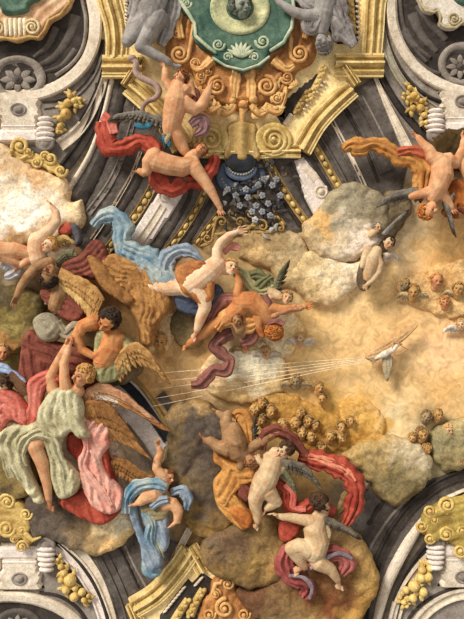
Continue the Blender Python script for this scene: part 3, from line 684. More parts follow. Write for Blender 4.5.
# ---- blue urn foot ----
k = thing('blue_urn', 'slate blue round urn foot with beaded rings under the gilded volutes', 'urn', (241, 172), 10)
mb = MB(); lathe(mb, (241,176), [(24,-2),(25,2),(23.5,4),(20,4.4),(18,3)], 3, 40, 1, .76); mb.put('lower_ring', k, BLUEG)
mb = MB(); lathe(mb, (241,170), [(19,0),(17,2),(16,1)], 5, 36, 1, .76); lathe(mb, (241,169), [(16,0),(16,6),(14.5,7),(12,6.4)], 5, 36, 1, .74); mb.put('upper_ring', k, BLUEG)
mb = MB(); lathe(mb, (241,163), [(14,0),(12,3),(14,6),(12,8),(.1,8)], 6, 36, 1.15, .7); mb.put('neck', k, BLUED)
for (cy, rr, hh) in ((178,19,7), (168,12.5,12)):
    for i in range(13):
        a = PI * (.06 + .88 * i / 12); mb = MB(); ball(mb, (241 + rr * math.cos(a), cy + rr * .72 * math.sin(a) - 2, hh), (1.3, 1.1, 1.2), 8, 5); mb.put('bead', k, STONE_G)

# ---- silver flower garland and gold filigree under the urn ----
k = thing('flower_garland', 'garland of silver grey flowers and leaves hanging under the blue urn', 'garland', (255, 200), 8)
r = random.Random(8); SIL = [M('feather', c) for c in ((150,152,158), (96,94,98), (70,64,60), (190,190,192), (110,92,60))]
def ing(x, y): return (y > 168 + abs(x - 240) * .1 and ((x - 252) / 34) ** 2 + ((y - 205) / 30) ** 2 < 1) or ((x - 272) / 14) ** 2 + ((y - 180) / 22) ** 2 < 1
cnt = 0
while cnt < 85:
    x = 215 + r.random() * 75; y = 160 + r.random() * 75
    if not ing(x, y): continue
    cnt += 1; an = r.random() * 6.28; l = 5 + 5 * r.random(); mb = MB(); leaf(mb, (x, y), (x + l * math.cos(an), y + l * math.sin(an)), 1.6 + r.random() * 1.4, 5 + 4 * r.random(), 2, curl=1.5); mb.put('leaf', k, SIL[r.randrange(1, 5) if cnt % 3 else 2])
for (x, y) in [(248,198),(256,206),(262,196),(252,212),(262,212),(272,186),(276,180),(240,206),(268,204),(246,190),(258,186),(270,216),(236,196),(264,180),(228,190),(220,206),(255,220),(280,196)]:
    mb = MB()
    for q in range(5): a = q * 1.2566 + x; ball(mb, (x + 2 * math.cos(a), y + 2 * math.sin(a), 11), (1.7, 1.7, 1), 8, 5)
    ball(mb, (x, y, 12), 1, 6, 4); mb.put('flower', k, SIL[3] if (x + y) % 2 else SIL[0])
k = thing('gilded_filigree', 'curling gilded scroll stems under the silver flowers', 'ornament', (242, 226), 8)
for c, rr, a0, sg, ld in (((222,222),6,PI,1,[(212,240,6,1.2),(214,230,6,1.4)]), ((240,222),5,0,-1,[(250,232,6,1.2)]), ((262,226),7,PI,1,[(244,226,6,1.4)]), ((280,228),5,PI,1,[(270,220,6,1.2)]), ((232,214),4,0,1,None), ((252,214),4,PI,-1,None), ((208,238),5,0,1,None)):
    mb = MB(); volute(mb, c, rr, 7, 1.4, a0, sg, .24, 2, ld); mb.put('scroll', k, GOLDD)
mb = MB()
for a, b, w in (((240,232),(256,220),2),((256,232),(284,226),2.4),((200,246),(216,236),2.4),((214,234),(232,228),2)): leaf(mb, a, b, w, 6, 2, 2)
mb.put('leaf', k, GOLDD)

# ================================================================ gilded frame below
k = thing('gilded_surround', 'gilded moulded frame corner at the bottom, left of the brown cloud', 'frame', (190, 585), 10)
mb = MB(); pillow(mb, [(134,614),(166,588),(190,552),(206,562),(240,575),(300,600),(310,640),(140,640)], 3, 3, 1.5, 5, smooth=False); mb.put('field', k, CREAM, smooth=False)
def fr(path, w0, w1=None, H=7, h=4, prof=MOULD, mat=GOLD, smooth=True):
    mb = MB(); strip(mb, path, w0, w1, prof, H, h, 3, smooth); m_ = mb.put('moulding', k, mat, smooth=False)
    for a, b, t in ((-1.03, -.84, .48), (.06, .24, 1.08), (.84, 1.03, .72)):  # moulding highlights painted on as paler gold strips, as on the upper frame
        mb = MB(); strip(mb, path, w0, w1, ((a, 0), (a, t), (b, t), (b, 0)), H, h, 3, smooth); V = np.array(mb.v)
        mb = MB(); m = 6; n = len(V) // m; vs = []
        for i in range(n): vs += [tuple(q) for q in V[i * m + 1:i * m + 5]]
        fs = [(i * 4 + q, i * 4 + (q + 1) % 4, (i + 1) * 4 + (q + 1) % 4, (i + 1) * 4 + q) for i in range(n - 1) for q in range(4)] + [(3, 2, 1, 0), tuple((n - 1) * 4 + q for q in range(4))]
        mb.add(vs, fs); mb.put('highlight_fillet', k, GOLDP, m_, smooth=False)
fr([(134,608),(156,594),(176,572),(190,552)], 20, 20, 8, 5)
fr([(132,604),(142,628),(146,640)], 12, 12, 8, 5)
fr([(190,548),(204,572)], 16, 16, 7, 5)
for poly in ([(160,616),(188,580),(192,584),(202,574),(214,582),(224,590),(250,600),(260,640),(158,640)],):
    mb = MB(); pillow(mb, poly, 6, 1.6, 1, 3, smooth=False); mb.put('recess', k, STONE_K, smooth=False)
for a, b in (((164,613),(185,587)), ((195,586),(202,578))):
    mb = MB(); n = 8 if a[0] < 170 else 4
    for i in range(n):
        t = (i + .5) / n; ball(mb, (a[0] + (b[0] - a[0]) * t, a[1] + (b[1] - a[1]) * t, 8.6), (3.2, 1.3, 1.6), 8, 5, rot=[[.8,.6,0],[-.6,.8,0],[0,0,1]])
    mb.put('dentil', k, STONE_L)
for path in ([(172,626),(180,612),(188,600)], [(190,616),(196,602),(203,590)]):
    mb = MB(); strip(mb, path, 10, 8, ROUND, 4, 6.5)
    for i, p in enumerate(cr(path, 3)): ball(mb, (p[0] + (1.5 if i % 2 else -1.5), p[1], 10), 2.4, 8, 5)
    mb.put('leaf_moulding', k, GOLD)
k = thing('scroll_cartouche', 'orange gilded scrolls at the bottom edge, under the brown cloud', 'cartouche', (235, 604), 16)
mb = MB(); pillow(mb, [(204,640),(203,606),(210,596),(212,584),(222,576),(234,580),(238,594),(252,606),(275,610),(290,640)], 8, 6, 5, 2.2, fn=guide_fold([[(215,640),(214,600),(228,582)]], 8, 1.4, 3, 1.5)); mb.put('mount', k, M('gold', (206, 138, 62), (150, 86, 32)))
for c, r_, a0, sg, ld in (((225,608),9,-PI/2,-1,None), ((228,584),7,PI,1,[(214,592,15,2.4),(216,584,15,2.4)]), ((262,614),8,PI,1,None), ((210,614),6,0,1,None), ((244,614),6,0,1,None), ((216,594),5,0,-1,None)):
    mb = MB(); volute(mb, c, r_, 15, 2, a0, sg, .26, 3, ld); mb.put('scroll', k, M('gold', (238,180,100), (190,120,54)))
# ================================================================ clouds
def cloud(label, poly, h, H, cols, size=14, amp=4, seed=0, R=9, base=3, c2=(232, 222, 208), wob=3, cat='cloud', res=1.8):
    dk = .74 if 'mottled olive' in label else (.70 if 'dark' in label.split(' carrying')[0] else .86) if np.mean([sum(c) for a, b, c in cols]) < 400 else (1.04 if 'bright cream' in label or 'glowing' in label else .95)
    pts = np.array([(a, b) for a, b, c in cols], float); cc = np.array([[min(1, lin(v) * dk) for v in c] for a, b, c in cols])
    def cf(X, Y, d):
        wx = X + 7 * vnoise(X, Y, .09, seed) * 2; wy = Y + 7 * vnoise(X, Y, .09, seed + 1) * 2
        w = 1 / (((wx[:, None] - pts[None, :, 0]) ** 2 + (wy[:, None] - pts[None, :, 1]) ** 2) + 16) ** 2.0
        return (w @ cc) / w.sum(1)[:, None]
    mb = MB(); pillow(mb, poly, h, H, R, res, billow(size, amp, seed), base, True, cf, wob, seed)
    c = np.mean(np.array(poly), 0)
    return solo('cloud', mb, M('cloud', (255, 255, 255), c2), label, cat, tuple(c), h + H / 2)
CLS = [
 ('glowing cream cloud at the left, under the upper left oculus', [(-12,148),(12,150),(34,166),(52,172),(68,184),(70,200),(82,200),(85,214),(80,228),(70,226),(60,238),(30,246),(-12,246)], 2, 9,
  [(30,205,(255,250,238)),(10,215,(255,248,236)),(45,215,(255,240,220)),(15,165,(222,190,150)),(40,172,(225,185,140)),(62,188,(252,222,180)),(78,212,(244,218,174)),(60,230,(240,210,170)),(20,242,(190,155,110)),(0,190,(250,236,212))], 18, 2.5, 1),
 ('stippled grey-green cloud right of centre, under the orange cloth', [(318,208),(330,192),(350,182),(370,186),(386,198),(390,214),(386,234),(374,250),(350,262),(322,258),(308,246),(304,226)], 3, 10,
  [(350,190,(160,148,122)),(375,205,(150,138,112)),(330,205,(168,154,124)),(322,228,(236,190,126)),(345,222,(196,184,160)),(360,238,(244,226,206)),(340,250,(226,206,174)),(312,240,(200,176,136)),(380,230,(158,144,120))], 13, 3.5, 2),
 ('cream cloud below the stippled grey cloud', [(296,262),(312,250),(332,256),(352,262),(372,252),(368,272),(352,292),(334,306),(312,304),(298,292),(290,276)], 2, 8,
  [(300,270,(206,180,134)),(325,280,(240,218,176)),(352,270,(252,236,208)),(330,300,(244,214,168)),(305,295,(226,196,144))], 14, 3, 3),
 ('thin tan cloud below the silver flowers', [(236,236),(262,228),(290,230),(304,240),(312,258),(300,272),(300,288),(282,286),(268,270),(246,262),(236,252)], 1, 5,
  [(240,245,(176,150,108)),(262,250,(190,158,112)),(270,240,(172,146,106)),(255,255,(226,190,136)),(295,250,(196,172,132)),(285,280,(214,186,136))], 16, 2, 4),
 ('bright cream cloud crossed by the light rays', [(206,360),(226,350),(250,342),(272,346),(286,364),(284,386),(266,398),(240,404),(214,396),(200,380)], 1, 5,
  [(240,365,(255,244,216)),(265,372,(255,246,220)),(215,375,(238,206,156)),(240,398,(222,186,126)),(278,386,(236,208,156))], 16, 2, 5),
 ('dark grey cloud behind the child with the orange cloth', [(166,416),(178,404),(194,400),(210,405),(222,416),(232,432),(230,470),(226,496),(236,520),(214,540),(192,532),(180,514),(172,494),(160,482),(154,472),(166,446)], 4, 14,
  [(190,425,(112,100,90)),(205,420,(118,106,98)),(212,450,(104,92,84)),(190,460,(114,98,84)),(172,440,(136,116,84)),(165,475,(160,136,96)),(185,495,(150,126,84)),(205,500,(112,98,84)),(215,530,(172,136,80)),(200,402,(214,176,120)),(180,408,(170,140,96)),(190,520,(182,148,92))], 17, 5, 6),
 ('brown cloud above the bottom scrolls, left of the falling red cloth', [(200,552),(206,536),(226,526),(250,514),(272,520),(286,540),(288,566),(276,582),(250,588),(226,580),(208,572)], 9, 15,
  [(215,548,(124,104,84)),(240,540,(118,92,70)),(262,530,(150,122,78)),(275,560,(176,140,88)),(225,572,(146,118,76)),(250,580,(132,106,70)),(255,560,(170,138,84)),(206,560,(160,130,84))], 15, 4, 7),
 ('large brown cloud with golden rim carrying the dark-haired child', [(238,590),(262,584),(280,566),(286,540),(310,532),(334,526),(352,532),(366,546),(376,566),(378,588),(368,606),(352,626),(300,640),(262,622),(246,606)], 8, 15,
  [(255,598,(120,84,60)),(290,600,(150,120,80)),(275,618,(140,112,76)),(310,590,(140,96,64)),(330,600,(136,86,56)),(340,560,(176,134,84)),(350,545,(206,168,110)),(372,570,(206,168,104)),(374,590,(200,158,92)),(360,612,(196,152,84)),(310,618,(168,136,86)),(340,580,(142,98,62)),(320,530,(226,190,140)),(290,570,(112,78,58))], 15, 4.5, 8),
 ('dark and golden cloud under the bare foot at lower left', [(24,498),(40,484),(66,490),(100,498),(124,506),(134,518),(132,534),(118,548),(98,556),(80,552),(62,546),(46,538),(36,546),(30,532)], 3, 10,
  [(35,510,(96,84,76)),(50,525,(104,92,82)),(70,505,(88,78,70)),(60,540,(110,98,86)),(85,530,(160,138,106)),(95,548,(176,150,110)),(112,522,(255,232,184)),(126,518,(255,246,214)),(112,545,(240,200,140)),(104,508,(240,222,186)),(125,535,(255,224,160)),(78,515,(120,104,84))], 13, 3, 9),
 ('cream cloud beside the red hem, left of the falling angel', [(98,440),(118,444),(126,468),(129,498),(130,514),(116,516),(104,500),(96,480)], 9, 6,
  [(110,455,(248,228,204)),(120,480,(246,230,208)),(118,505,(244,220,184)),(104,470,(240,216,186))], 14, 2, 10),
 ('mottled olive cloud at lower right with pale patches', [(342,458),(358,444),(384,438),(410,440),(426,450),(434,466),(428,482),(414,496),(398,506),(382,500),(370,486),(360,472)], 3, 9,
  [(355,455,(206,172,112)),(375,462,(190,164,112)),(392,476,(150,134,94)),(410,490,(138,122,84)),(398,452,(226,206,166)),(418,460,(236,216,180)),(425,474,(190,172,130)),(385,495,(158,138,96)),(385,445,(218,186,128)),(400,470,(164,148,106))], 11, 3.5, 11),
 ('grey olive cloud at the right edge above the lower right oculus', [(430,436),(446,424),(484,420),(484,462),(462,470),(444,470),(434,460)], 3, 8,
  [(440,445,(150,140,104)),(455,440,(170,156,116)),(470,430,(196,176,130)),(450,462,(158,142,102)),(475,450,(150,132,90))], 12, 3, 12),
 ('golden ochre cloud between the cherub clusters', [(340,404),(358,398),(376,406),(386,424),(380,442),(356,452),(334,450),(326,440),(340,424)], 1, 2.5,
  [(350,410,(226,178,100)),(370,420,(228,178,96)),(360,440,(206,156,78)),(340,440,(198,150,76)),(380,415,(240,200,136))], 14, 2, 13),
 ('olive green cloud at the left edge below the outstretched arm', [(-12,292),(8,286),(34,292),(44,304),(42,322),(36,344),(16,352),(-12,352)], 2, 7,
  [(5,300,(104,90,66)),(25,305,(140,120,70)),(20,325,(158,140,84)),(35,300,(120,106,70)),(5,345,(186,140,86)),(38,330,(150,130,84))], 12, 3, 15),
 ('olive cloud at the left edge beside the green skirt', [(-12,452),(10,448),(30,462),(36,478),(30,494),(16,500),(2,494),(-12,480)], 8, 8,
  [(10,460,(146,128,80)),(20,480,(168,148,96)),(8,490,(120,106,78)),(28,488,(178,150,92))], 12, 3, 16),
 ('dark olive cloud behind the legs of the two children at upper right', [(424,146),(432,134),(444,128),(458,126),(484,128),(484,168),(456,170),(440,164),(430,158)], 3, 7,
  [(440,140,(96,76,44)),(455,150,(84,66,38)),(475,140,(92,72,42)),(432,152,(104,80,50))], 10, 3, 17),
 ('grey brown streak of cloud behind the pale winged child at right', [(386,196),(400,190),(412,200),(408,220),(396,236),(384,256),(372,278),(362,282),(366,258),(376,232)], 3, 7,
  [(395,210,(124,108,84)),(385,235,(110,94,72)),(372,262,(120,100,72)),(404,200,(140,122,96))], 10, 3, 18),
 ('grey brown cloud under the golden wing at left', [(96,368),(112,362),(134,362),(142,370),(134,380),(116,386),(100,384)], 8, 7,
  [(105,375,(136,120,90)),(125,372,(150,132,100)),(115,382,(116,100,74))], 10, 2.5, 19),
 ('small green grey cloud under the foot of the blue-draped woman', [(170,330),(174,312),(188,304),(202,312),(204,332),(198,346),(182,348)], 4, 7,
  [(180,320,(122,112,82)),(195,330,(150,134,96)),(188,342,(170,146,104))], 10, 2.5, 20),
 ('pale cloud of faint cherubs right of the curly-haired angel', [(138,312),(150,304),(166,306),(176,318),(174,338),(166,352),(150,352),(140,336)], 1, 5,
  [(150,315,(226,196,150)),(165,325,(236,206,160)),(152,342,(214,178,124))], 8, 3, 21),
 ('faint amber cloud under the cluster of cherub heads', [(252,396),(280,392),(312,404),(340,416),(352,430),(344,446),(322,456),(300,448),(276,436),(256,424)], 1, 2.5,
  [(260,405,(206,166,98)),(290,415,(196,150,80)),(320,430,(190,142,70)),(340,440,(196,150,80))], 9, 2.5, 22),
 ('soft peach cloud around the cherub heads at the right edge', [(398,284),(420,272),(450,262),(484,262),(484,310),(450,318),(420,308),(404,300)], 1, 3.5,
  [(410,290,(226,188,132)),(440,275,(232,186,124)),(465,290,(228,186,128)),(440,305,(234,194,136))], 12, 2, 23),
 ('cream cloud lobe behind the orange-haired child', [(268,316),(290,312),(304,326),(300,344),(286,358),(270,352),(262,336)], 1, 5,
  [(285,320,(246,224,178)),(295,335,(238,208,150)),(278,345,(244,226,186))], 12, 2, 24),
]
for (lb, poly, h, H, cols, size, amp, sd) in CLS: cloud(lb, poly, h, H, cols, size, amp, sd)
# ================================================================ figure builders
def unit(v): v = np.array(v, float); return v / (np.linalg.norm(v) + 1e-9)
def frame(fwd, up):
    f = unit(fwd); u = unit(np.array(up, float) - f * np.dot(up, f)); s = np.cross(u, f); return np.stack([s, u, f], 1)   # columns side, up, fwd
def head_mb(mb, c, r, fwd, up):
    R = frame(fwd, up); c = np.array(c, float)
    def g(x, y, z): return c + R @ (np.array([x, y, z]) * r)
    ball(mb, g(0, .22, -.08), (.76 * r, .80 * r, .86 * r), 18, 12, rot=R)
    ball(mb, g(0, -.28, .18), (.56 * r, .62 * r, .62 * r), 16, 10, rot=R)
    ball(mb, g(0, -.78, .36), (.24 * r, .18 * r, .24 * r), 10, 8, rot=R)
    tube(mb, [g(0, .16, .74), g(0, -.04, .92), g(0, -.20, 1.02)], [.09 * r, .12 * r, .15 * r], 8)
    tube(mb, [g(-.46, .20, .60), g(-.22, .28, .78), g(0, .22, .80), g(.22, .28, .78), g(.46, .20, .60)], [.09 * r] * 5, 8)
    for s in (-1, 1):
        ball(mb, g(s * .36, -.12, .56), (.24 * r, .26 * r, .2 * r), 10, 8, rot=R)
        ball(mb, g(s * .27, .08, .68), (.13 * r, .09 * r, .10 * r), 8, 6, rot=R)
        ball(mb, g(s * .74, .02, -.05), (.10 * r, .24 * r, .16 * r), 8, 6, rot=R)
    ball(mb, g(0, -.42, .74), (.22 * r, .08 * r, .14 * r), 10, 6, rot=R); ball(mb, g(0, -.54, .70), (.17 * r, .08 * r, .13 * r), 10, 6, rot=R)
def hand_mb(mb, w, d, n, s, curl=.5, side=1):
    s = s * 1.25; w = np.array(w, float); d = unit(d); n = unit(np.array(n, float) - d * np.dot(n, d)); sd = np.cross(n, d) * side
    for o in (-.16, 0, .16): tube(mb, [w, w + d * s * .22 + sd * s * o, w + d * s * .46 + sd * s * o * 1.25], [s * .12, s * .13, s * .11], 8)
    for i, (o, l) in enumerate(((-.27, .40), (-.09, .48), (.09, .50), (.27, .44))):
        a = w + d * s * .44 + sd * s * o * 1.05; c1 = curl * (.5 + .15 * i)
        d1 = unit(d + sd * o * 1.3 + n * c1); d2 = unit(d + sd * o * 1.0 + n * c1 * 2.2)
        b = a + d1 * s * l * .55; tube(mb, [a, b, b + d2 * s * l * .5], [s * .075, s * .068, s * .05], 6)
    a = w + d * s * .12 + sd * s * .2; b = a + unit(d * .6 + sd * .8 + n * .3) * s * .26; tube(mb, [a, b, b + unit(d + sd * .2 + n * .4) * s * .22], [s * .09, s * .08, s * .055], 6)
def foot_mb(mb, a, d, dn, s):
    """a ankle, d toes direction, dn sole direction"""
    s = s * 1.18; a = np.array(a, float); d = unit(d); dn = unit(dn); sd = np.cross(d, dn)
    ball(mb, a + dn * s * .16 - d * s * .14, s * .17, 10, 8)
    tube(mb, [a, a + d * s * .35 + dn * s * .14, a + d * s * .62 + dn * s * .2], [s * .15, s * .16, s * .13], 8)
    for i in range(5):
        o = (-.2 + .1 * i); q = a + d * s * (.66 - .03 * i) + dn * s * .22 + sd * s * o; tube(mb, [q - d * s * .1, q, q + d * s * (.16 - .015 * i)], [s * .07, s * .07, s * (.075 if i == 0 else .055)], 6)
def curls(k, parent, c, r, fwd, up, mat, seed=0, n=60, size=.26, cover=.30, name='hair', length=1.0):
    R = frame(fwd, up); c = np.array(c, float); rg = random.Random(seed); mb = MB()
    ball(mb, c + R @ (np.array([0, .28, -.22]) * r), (.82 * r, .80 * r, .82 * r), 16, 10, rot=R)
    m = 0
    while m < n:
        v = unit([rg.gauss(0, 1), rg.gauss(0, 1), rg.gauss(0, 1)])
        if v[2] > cover and v[1] < .62: continue
        if v[1] < -.45: continue
        m += 1
        p = c + R @ ((v * np.array([.80, .88, .90]) + np.array([0, .2, -.12])) * r)
        o = R @ v; t = unit(np.cross(o, [rg.gauss(0, 1), rg.gauss(0, 1), rg.gauss(0, 1)])); q = np.cross(o, t); sz = size * r * (.7 + .6 * rg.random())
        pts = [p + (t * math.cos(a) + q * math.sin(a)) * sz * (1 - a / 7) + o * sz * .12 * a * length for a in (0, 1, 2, 3, 4)]
        tube(mb, pts, [sz * .42, sz * .45, sz * .42, sz * .36, sz * .2], 6)
    return mb.put(name, k, mat, parent if parent is not None else True)
SKN = {'fair': ((240, 206, 164), (216, 164, 118)), 'peach': ((228, 172, 122), (198, 130, 80)), 'ruddy': ((206, 134, 90), (160, 88, 54)), 'orange': ((222, 150, 84), (184, 104, 50)),
       'brown': ((184, 138, 90), (130, 88, 52)), 'grey': ((172, 164, 156), (128, 118, 112)), 'gold': ((216, 170, 98), (170, 122, 58)), 'pale': ((220, 188, 142), (184, 144, 98)), 'olive': ((176, 156, 112), (128, 108, 72))}
def figure(k, skin, chains, head=None, hands=(), feet=(), voxel=.5, name='body', hair=None):
    """one continuous body: chains of (x, y, h, radius), a head with a face, hands with fingers, feet with toes"""
    mb = MB()
    for ch in chains:
        P = [(a[0], a[1], a[2]) for a in ch]; tube(mb, P, [a[3] for a in ch], 14) if len(ch) > 1 else ball(mb, P[0], ch[0][3], 16, 12)
    if head: head_mb(mb, *head)
    for a in hands: hand_mb(mb, *a)
    for a in feet: foot_mb(mb, *a)
    P, F = remeshed(mb, k, voxel)
    col = np.ones((len(P), 3))
    nz = vnoise(P[:, 0], P[:, 1], .16, 3)
    col[:, 1] *= 1 - .16 * np.clip(nz * 2, 0, 1); col[:, 2] *= 1 - .24 * np.clip(nz * 2, 0, 1)
    for a in list(hands):
        d = np.linalg.norm(P - (np.array(a[0]) + unit(a[1]) * a[3] * .7), axis=1); w = np.clip(1 - d / (a[3] * .8), 0, 1); col[:, 1] *= 1 - .22 * w; col[:, 2] *= 1 - .28 * w
    for a in list(feet):
        d = np.linalg.norm(P - (np.array(a[0]) + unit(a[1]) * a[3] * .7), axis=1); w = np.clip(1 - d / (a[3] * .8), 0, 1); col[:, 1] *= 1 - .25 * w; col[:, 2] *= 1 - .3 * w
    if head:
        c, r, fw, up = head[:4]; R = frame(fw, up); q = (P - np.array(c)) @ R / r
        for s in (-1, 1):
            e = ((q[:, 0] - s * .29) / .17) ** 2 + ((q[:, 1] - .07) / .09) ** 2 < 1; e &= q[:, 2] > .35; col[e] = (.16, .10, .08)
            b = ((q[:, 0] - s * .30) / .22) ** 2 + ((q[:, 1] - .27) / .06) ** 2 < 1; b &= q[:, 2] > .3; col[b] *= (.5, .38, .3)
            ck = np.clip(1 - np.hypot(q[:, 0] - s * .42, q[:, 1] + .2) / .3, 0, 1) * (q[:, 2] > .2); col[:, 1] *= 1 - .32 * ck; col[:, 2] *= 1 - .4 * ck
        m = ((q[:, 0]) / .24) ** 2 + ((q[:, 1] + .47) / .10) ** 2 < 1; m &= q[:, 2] > .45; col[m] = (.85, .32, .26)
        m = ((q[:, 0]) / .16) ** 2 + ((q[:, 1] + .24) / .05) ** 2 < 1; m &= q[:, 2] > .6; col[m] *= (.6, .4, .35)
    if skin in ('grey', 'bronze'): col = np.repeat(np.clip(col.mean(1, keepdims=True) * 1.05, .45, 1), 3, 1)
    out = MB(); out.v = [tuple(p) for p in P]; out.f = F; out.c = [tuple(c) for c in col]
    b = out.put(name, k, M('skin', *SKN[skin]))
    if hair and head: curls(k, b, head[0], head[1], head[2], head[3], *hair)
    return b
def wing(k, lead, tr0, tr1, l0, l1, mats, n=11, w=2.6, parent=True, h=None, name='wing'):
    """wing: leading edge curve, feathers trailing off from direction tr0 (root) to tr1 (tip)"""
    P = cr(lead, 1.0); N = len(P); mb = MB()
    ribbon(mb, [tuple(P[int(i * (N - 1) / 4)]) + (w * (1.25 - .2 * i),) for i in range(5)], 1, .4, 2.2, 1)
    fl = MB(); cv = MB()
    for i in range(n):
        t = (i + .5) / n; p = P[int(t * (N - 1))]; d = unit(np.array(tr0) * (1 - t) + np.array(tr1) * t); l = l0 + (l1 - l0) * t
        q = p[:2] + d * l; leaf(fl, p[:2] + d * l * .12, q, w * .82, p[2] - 2.4 - .25 * (i % 3), 1.5, curl=l * .06, n=9)
    for row, (fr, hh) in enumerate(((.62, -.9), (.38, .5))):
        for i in range(n + 3):
            t = (i + .3) / (n + 3); p = P[int(t * (N - 1))]; d = unit(np.array(tr0) * (1 - t) + np.array(tr1) * t); l = (l0 + (l1 - l0) * t) * fr
            leaf(cv, p[:2], p[:2] + d * l, w * (.8 - .1 * row), p[2] + hh - .2 * (i % 2), 1.2, curl=l * .05, n=6)
    b = mb.put(name, k, mats[0], parent); cv.put('covert_feathers', k, mats[0], b); fl.put('flight_feathers', k, mats[1], b)
    return b
def cloth(k, poly, h, H, mat, guides, width=5, amp=1.8, seed=0, name='drape', R=4, res=1.5, warp=2, wob=0, parent=True, sharp=1.0, label=None):
    mb = MB(); pillow(mb, poly, h, H, R, res, guide_fold(guides, width, amp, seed, warp, .06, sharp), 2, True, None, wob, seed)
    return mb.put(name, k, mat, parent, label=label)
def rib(k, path, mat, nf=2, amp=1.3, dome=3, seed=0, name='drape', twist=.6, parent=True, label=None, nu=17):
    mb = MB(); ribbon(mb, path, nf, amp, dome, seed, nu, 1.2, 1.5, twist); return mb.put(name, k, mat, parent, label=label)
# ================================================================ cloth and wing pigments
RED = M('cloth', (198,84,60), (156,48,34)); REDP = M('cloth', (226,128,108), (194,78,62)); PINK = M('cloth', (238,180,158), (218,132,112)); MAROON = M('cloth', (148,76,58), (110,52,40)); PLUM = M('cloth', (158,98,84), (110,62,54))
BLUE = M('cloth', (176,184,176), (84,130,158)); BLUE2 = M('cloth', (70,132,166), (42,94,132)); BLUE3 = M('cloth', (160,170,178), (104,126,150)); NAVY = M('cloth', (88,98,120), (50,58,78)); WHT = M('cloth', (214,208,206), (168,164,170))
SAGE = M('cloth', (212,202,160), (158,146,102)); SAGE2 = M('cloth', (198,188,150), (146,134,98)); ORANGE = M('cloth', (216,150,72), (166,98,38)); ORANGE2 = M('cloth', (196,112,44), (146,70,26)); AMBER = M('cloth', (206,150,84), (166,104,48))
OLIVE = M('cloth', (126,122,78), (84,84,52)); OLIVEP = M('cloth', (190,176,122), (120,116,74)); STR = M('cloth', (218,182,104), (178,132,60)); TAUPE = M('cloth', (170,156,128), (126,112,88)); GREYC = M('cloth', (176,168,162), (120,110,106))
WB = M('feather', (206,156,88), (150,98,46)); WB2 = M('feather', (176,120,60), (112,68,34)); WGY = M('feather', (124,112,94), (76,66,54)); WGY2 = M('feather', (140,132,118), (84,76,66)); WW = M('feather', (232,220,204), (196,170,140)); WT = M('feather', (196,170,124), (140,112,72))
WBL = M('feather', (52,122,146), (28,72,96)); WD = M('feather', (96,80,62), (52,44,36)); WO = M('feather', (214,128,60), (162,80,34)); WP = M('feather', (214,160,116), (168,106,70)); WGR = M('feather', (134,128,92), (88,86,60))
HBR = M('hair', (92,62,40), (52,34,24)); HDK = M('hair', (70,52,38), (38,28,22)); HBL = M('hair', (214,160,84), (168,110,48)); HOR = M('hair', (206,122,48), (156,78,26)); HAU = M('hair', (150,86,46), (104,54,28)); HGY = M('hair', (160,152,142), (110,102,94))

SKN['bronze'] = ((176, 178, 154), (86, 98, 86))
figure(shield_ctx, 'bronze', [[(240,-2,23,9),(238,8,23,8)]], ((241,9,25), 12, (.45,.1,.85), (-.15,-1,0)), (), (), .6, 'portrait', (M('hair', (112,118,100), (66,74,62)), 2, 60, .26, .4))
# ---------------------------------------------------------------- stone-coloured supporters of the shield
k = thing('statue', 'grey stone nude supporter with bent knees, left of the green shield', 'statue', (152, 26), 22)
figure(k, 'grey', [[(164,-24,24,11),(158,-6,25,12),(152,10,25,12.5),(150,18,24,12)], [(146,20,25,9.5),(136,34,27,7.6),(129,43,28,6)], [(129,43,28,6),(134,22,25,5),(138,4,22,4)],
       [(158,20,26,10),(150,36,28,8.4),(142,48,28,6.2)], [(142,48,28,6.4),(154,54,25,5.2),(168,61,22,4)], [(150,2,27,5),(146,18,30,4.2),(148,36,30,3.6)]], None, [], [((168,61,22),(1,.4,0),(0,.2,-1),12)])
rib(k, [(176,-12,20,8),(172,10,22,8),(166,30,22,7),(160,44,20,5)], GREYC, 3, 1.6, 3, 1); rib(k, [(134,-14,20,9),(136,2,21,8),(134,16,20,6)], GREYC, 3, 1.4, 3, 2)
k = thing('statue', 'grey stone figure reaching an arm across the green shield, upper right', 'statue', (318, 24), 24)
figure(k, 'grey', [[(330,-16,24,11),(326,0,25,12),(322,16,25,11),(321,30,25,7)], [(316,18,28,7),(304,18,30,5.4),(294,15,31,4.6)], [(294,15,31,4.8),(286,10,31,4),(280,6,31,3.2)], [(334,22,26,6),(340,30,25,5)]],
       ((322,44,29), 9.5, (-.4,.5,.8), (.3,.6,-.4)), [((280,6,31),(-.7,-1,0),(0,-.3,1),9,.6,1)], [], hair=(HGY, 3, 40, .26))
rib(k, [(318,22,30,7),(312,32,28,6),(306,26,28,5),(308,12,28,5)], GREYC, 2, 1.2, 3, 3); rib(k, [(330,-10,28,10),(336,14,28,11),(344,32,24,9),(354,44,20,5)], GREYC, 4, 1.8, 3, 4)
rib(k, [(322,4,31,7),(334,22,28,7),(338,40,22,5)], GREYC, 3, 1.4, 2, 5)
rib(k, [(300,-8,26,8),(310,6,28,8),(322,14,28,6)], GREYC, 3, 1.2, 2, 6)

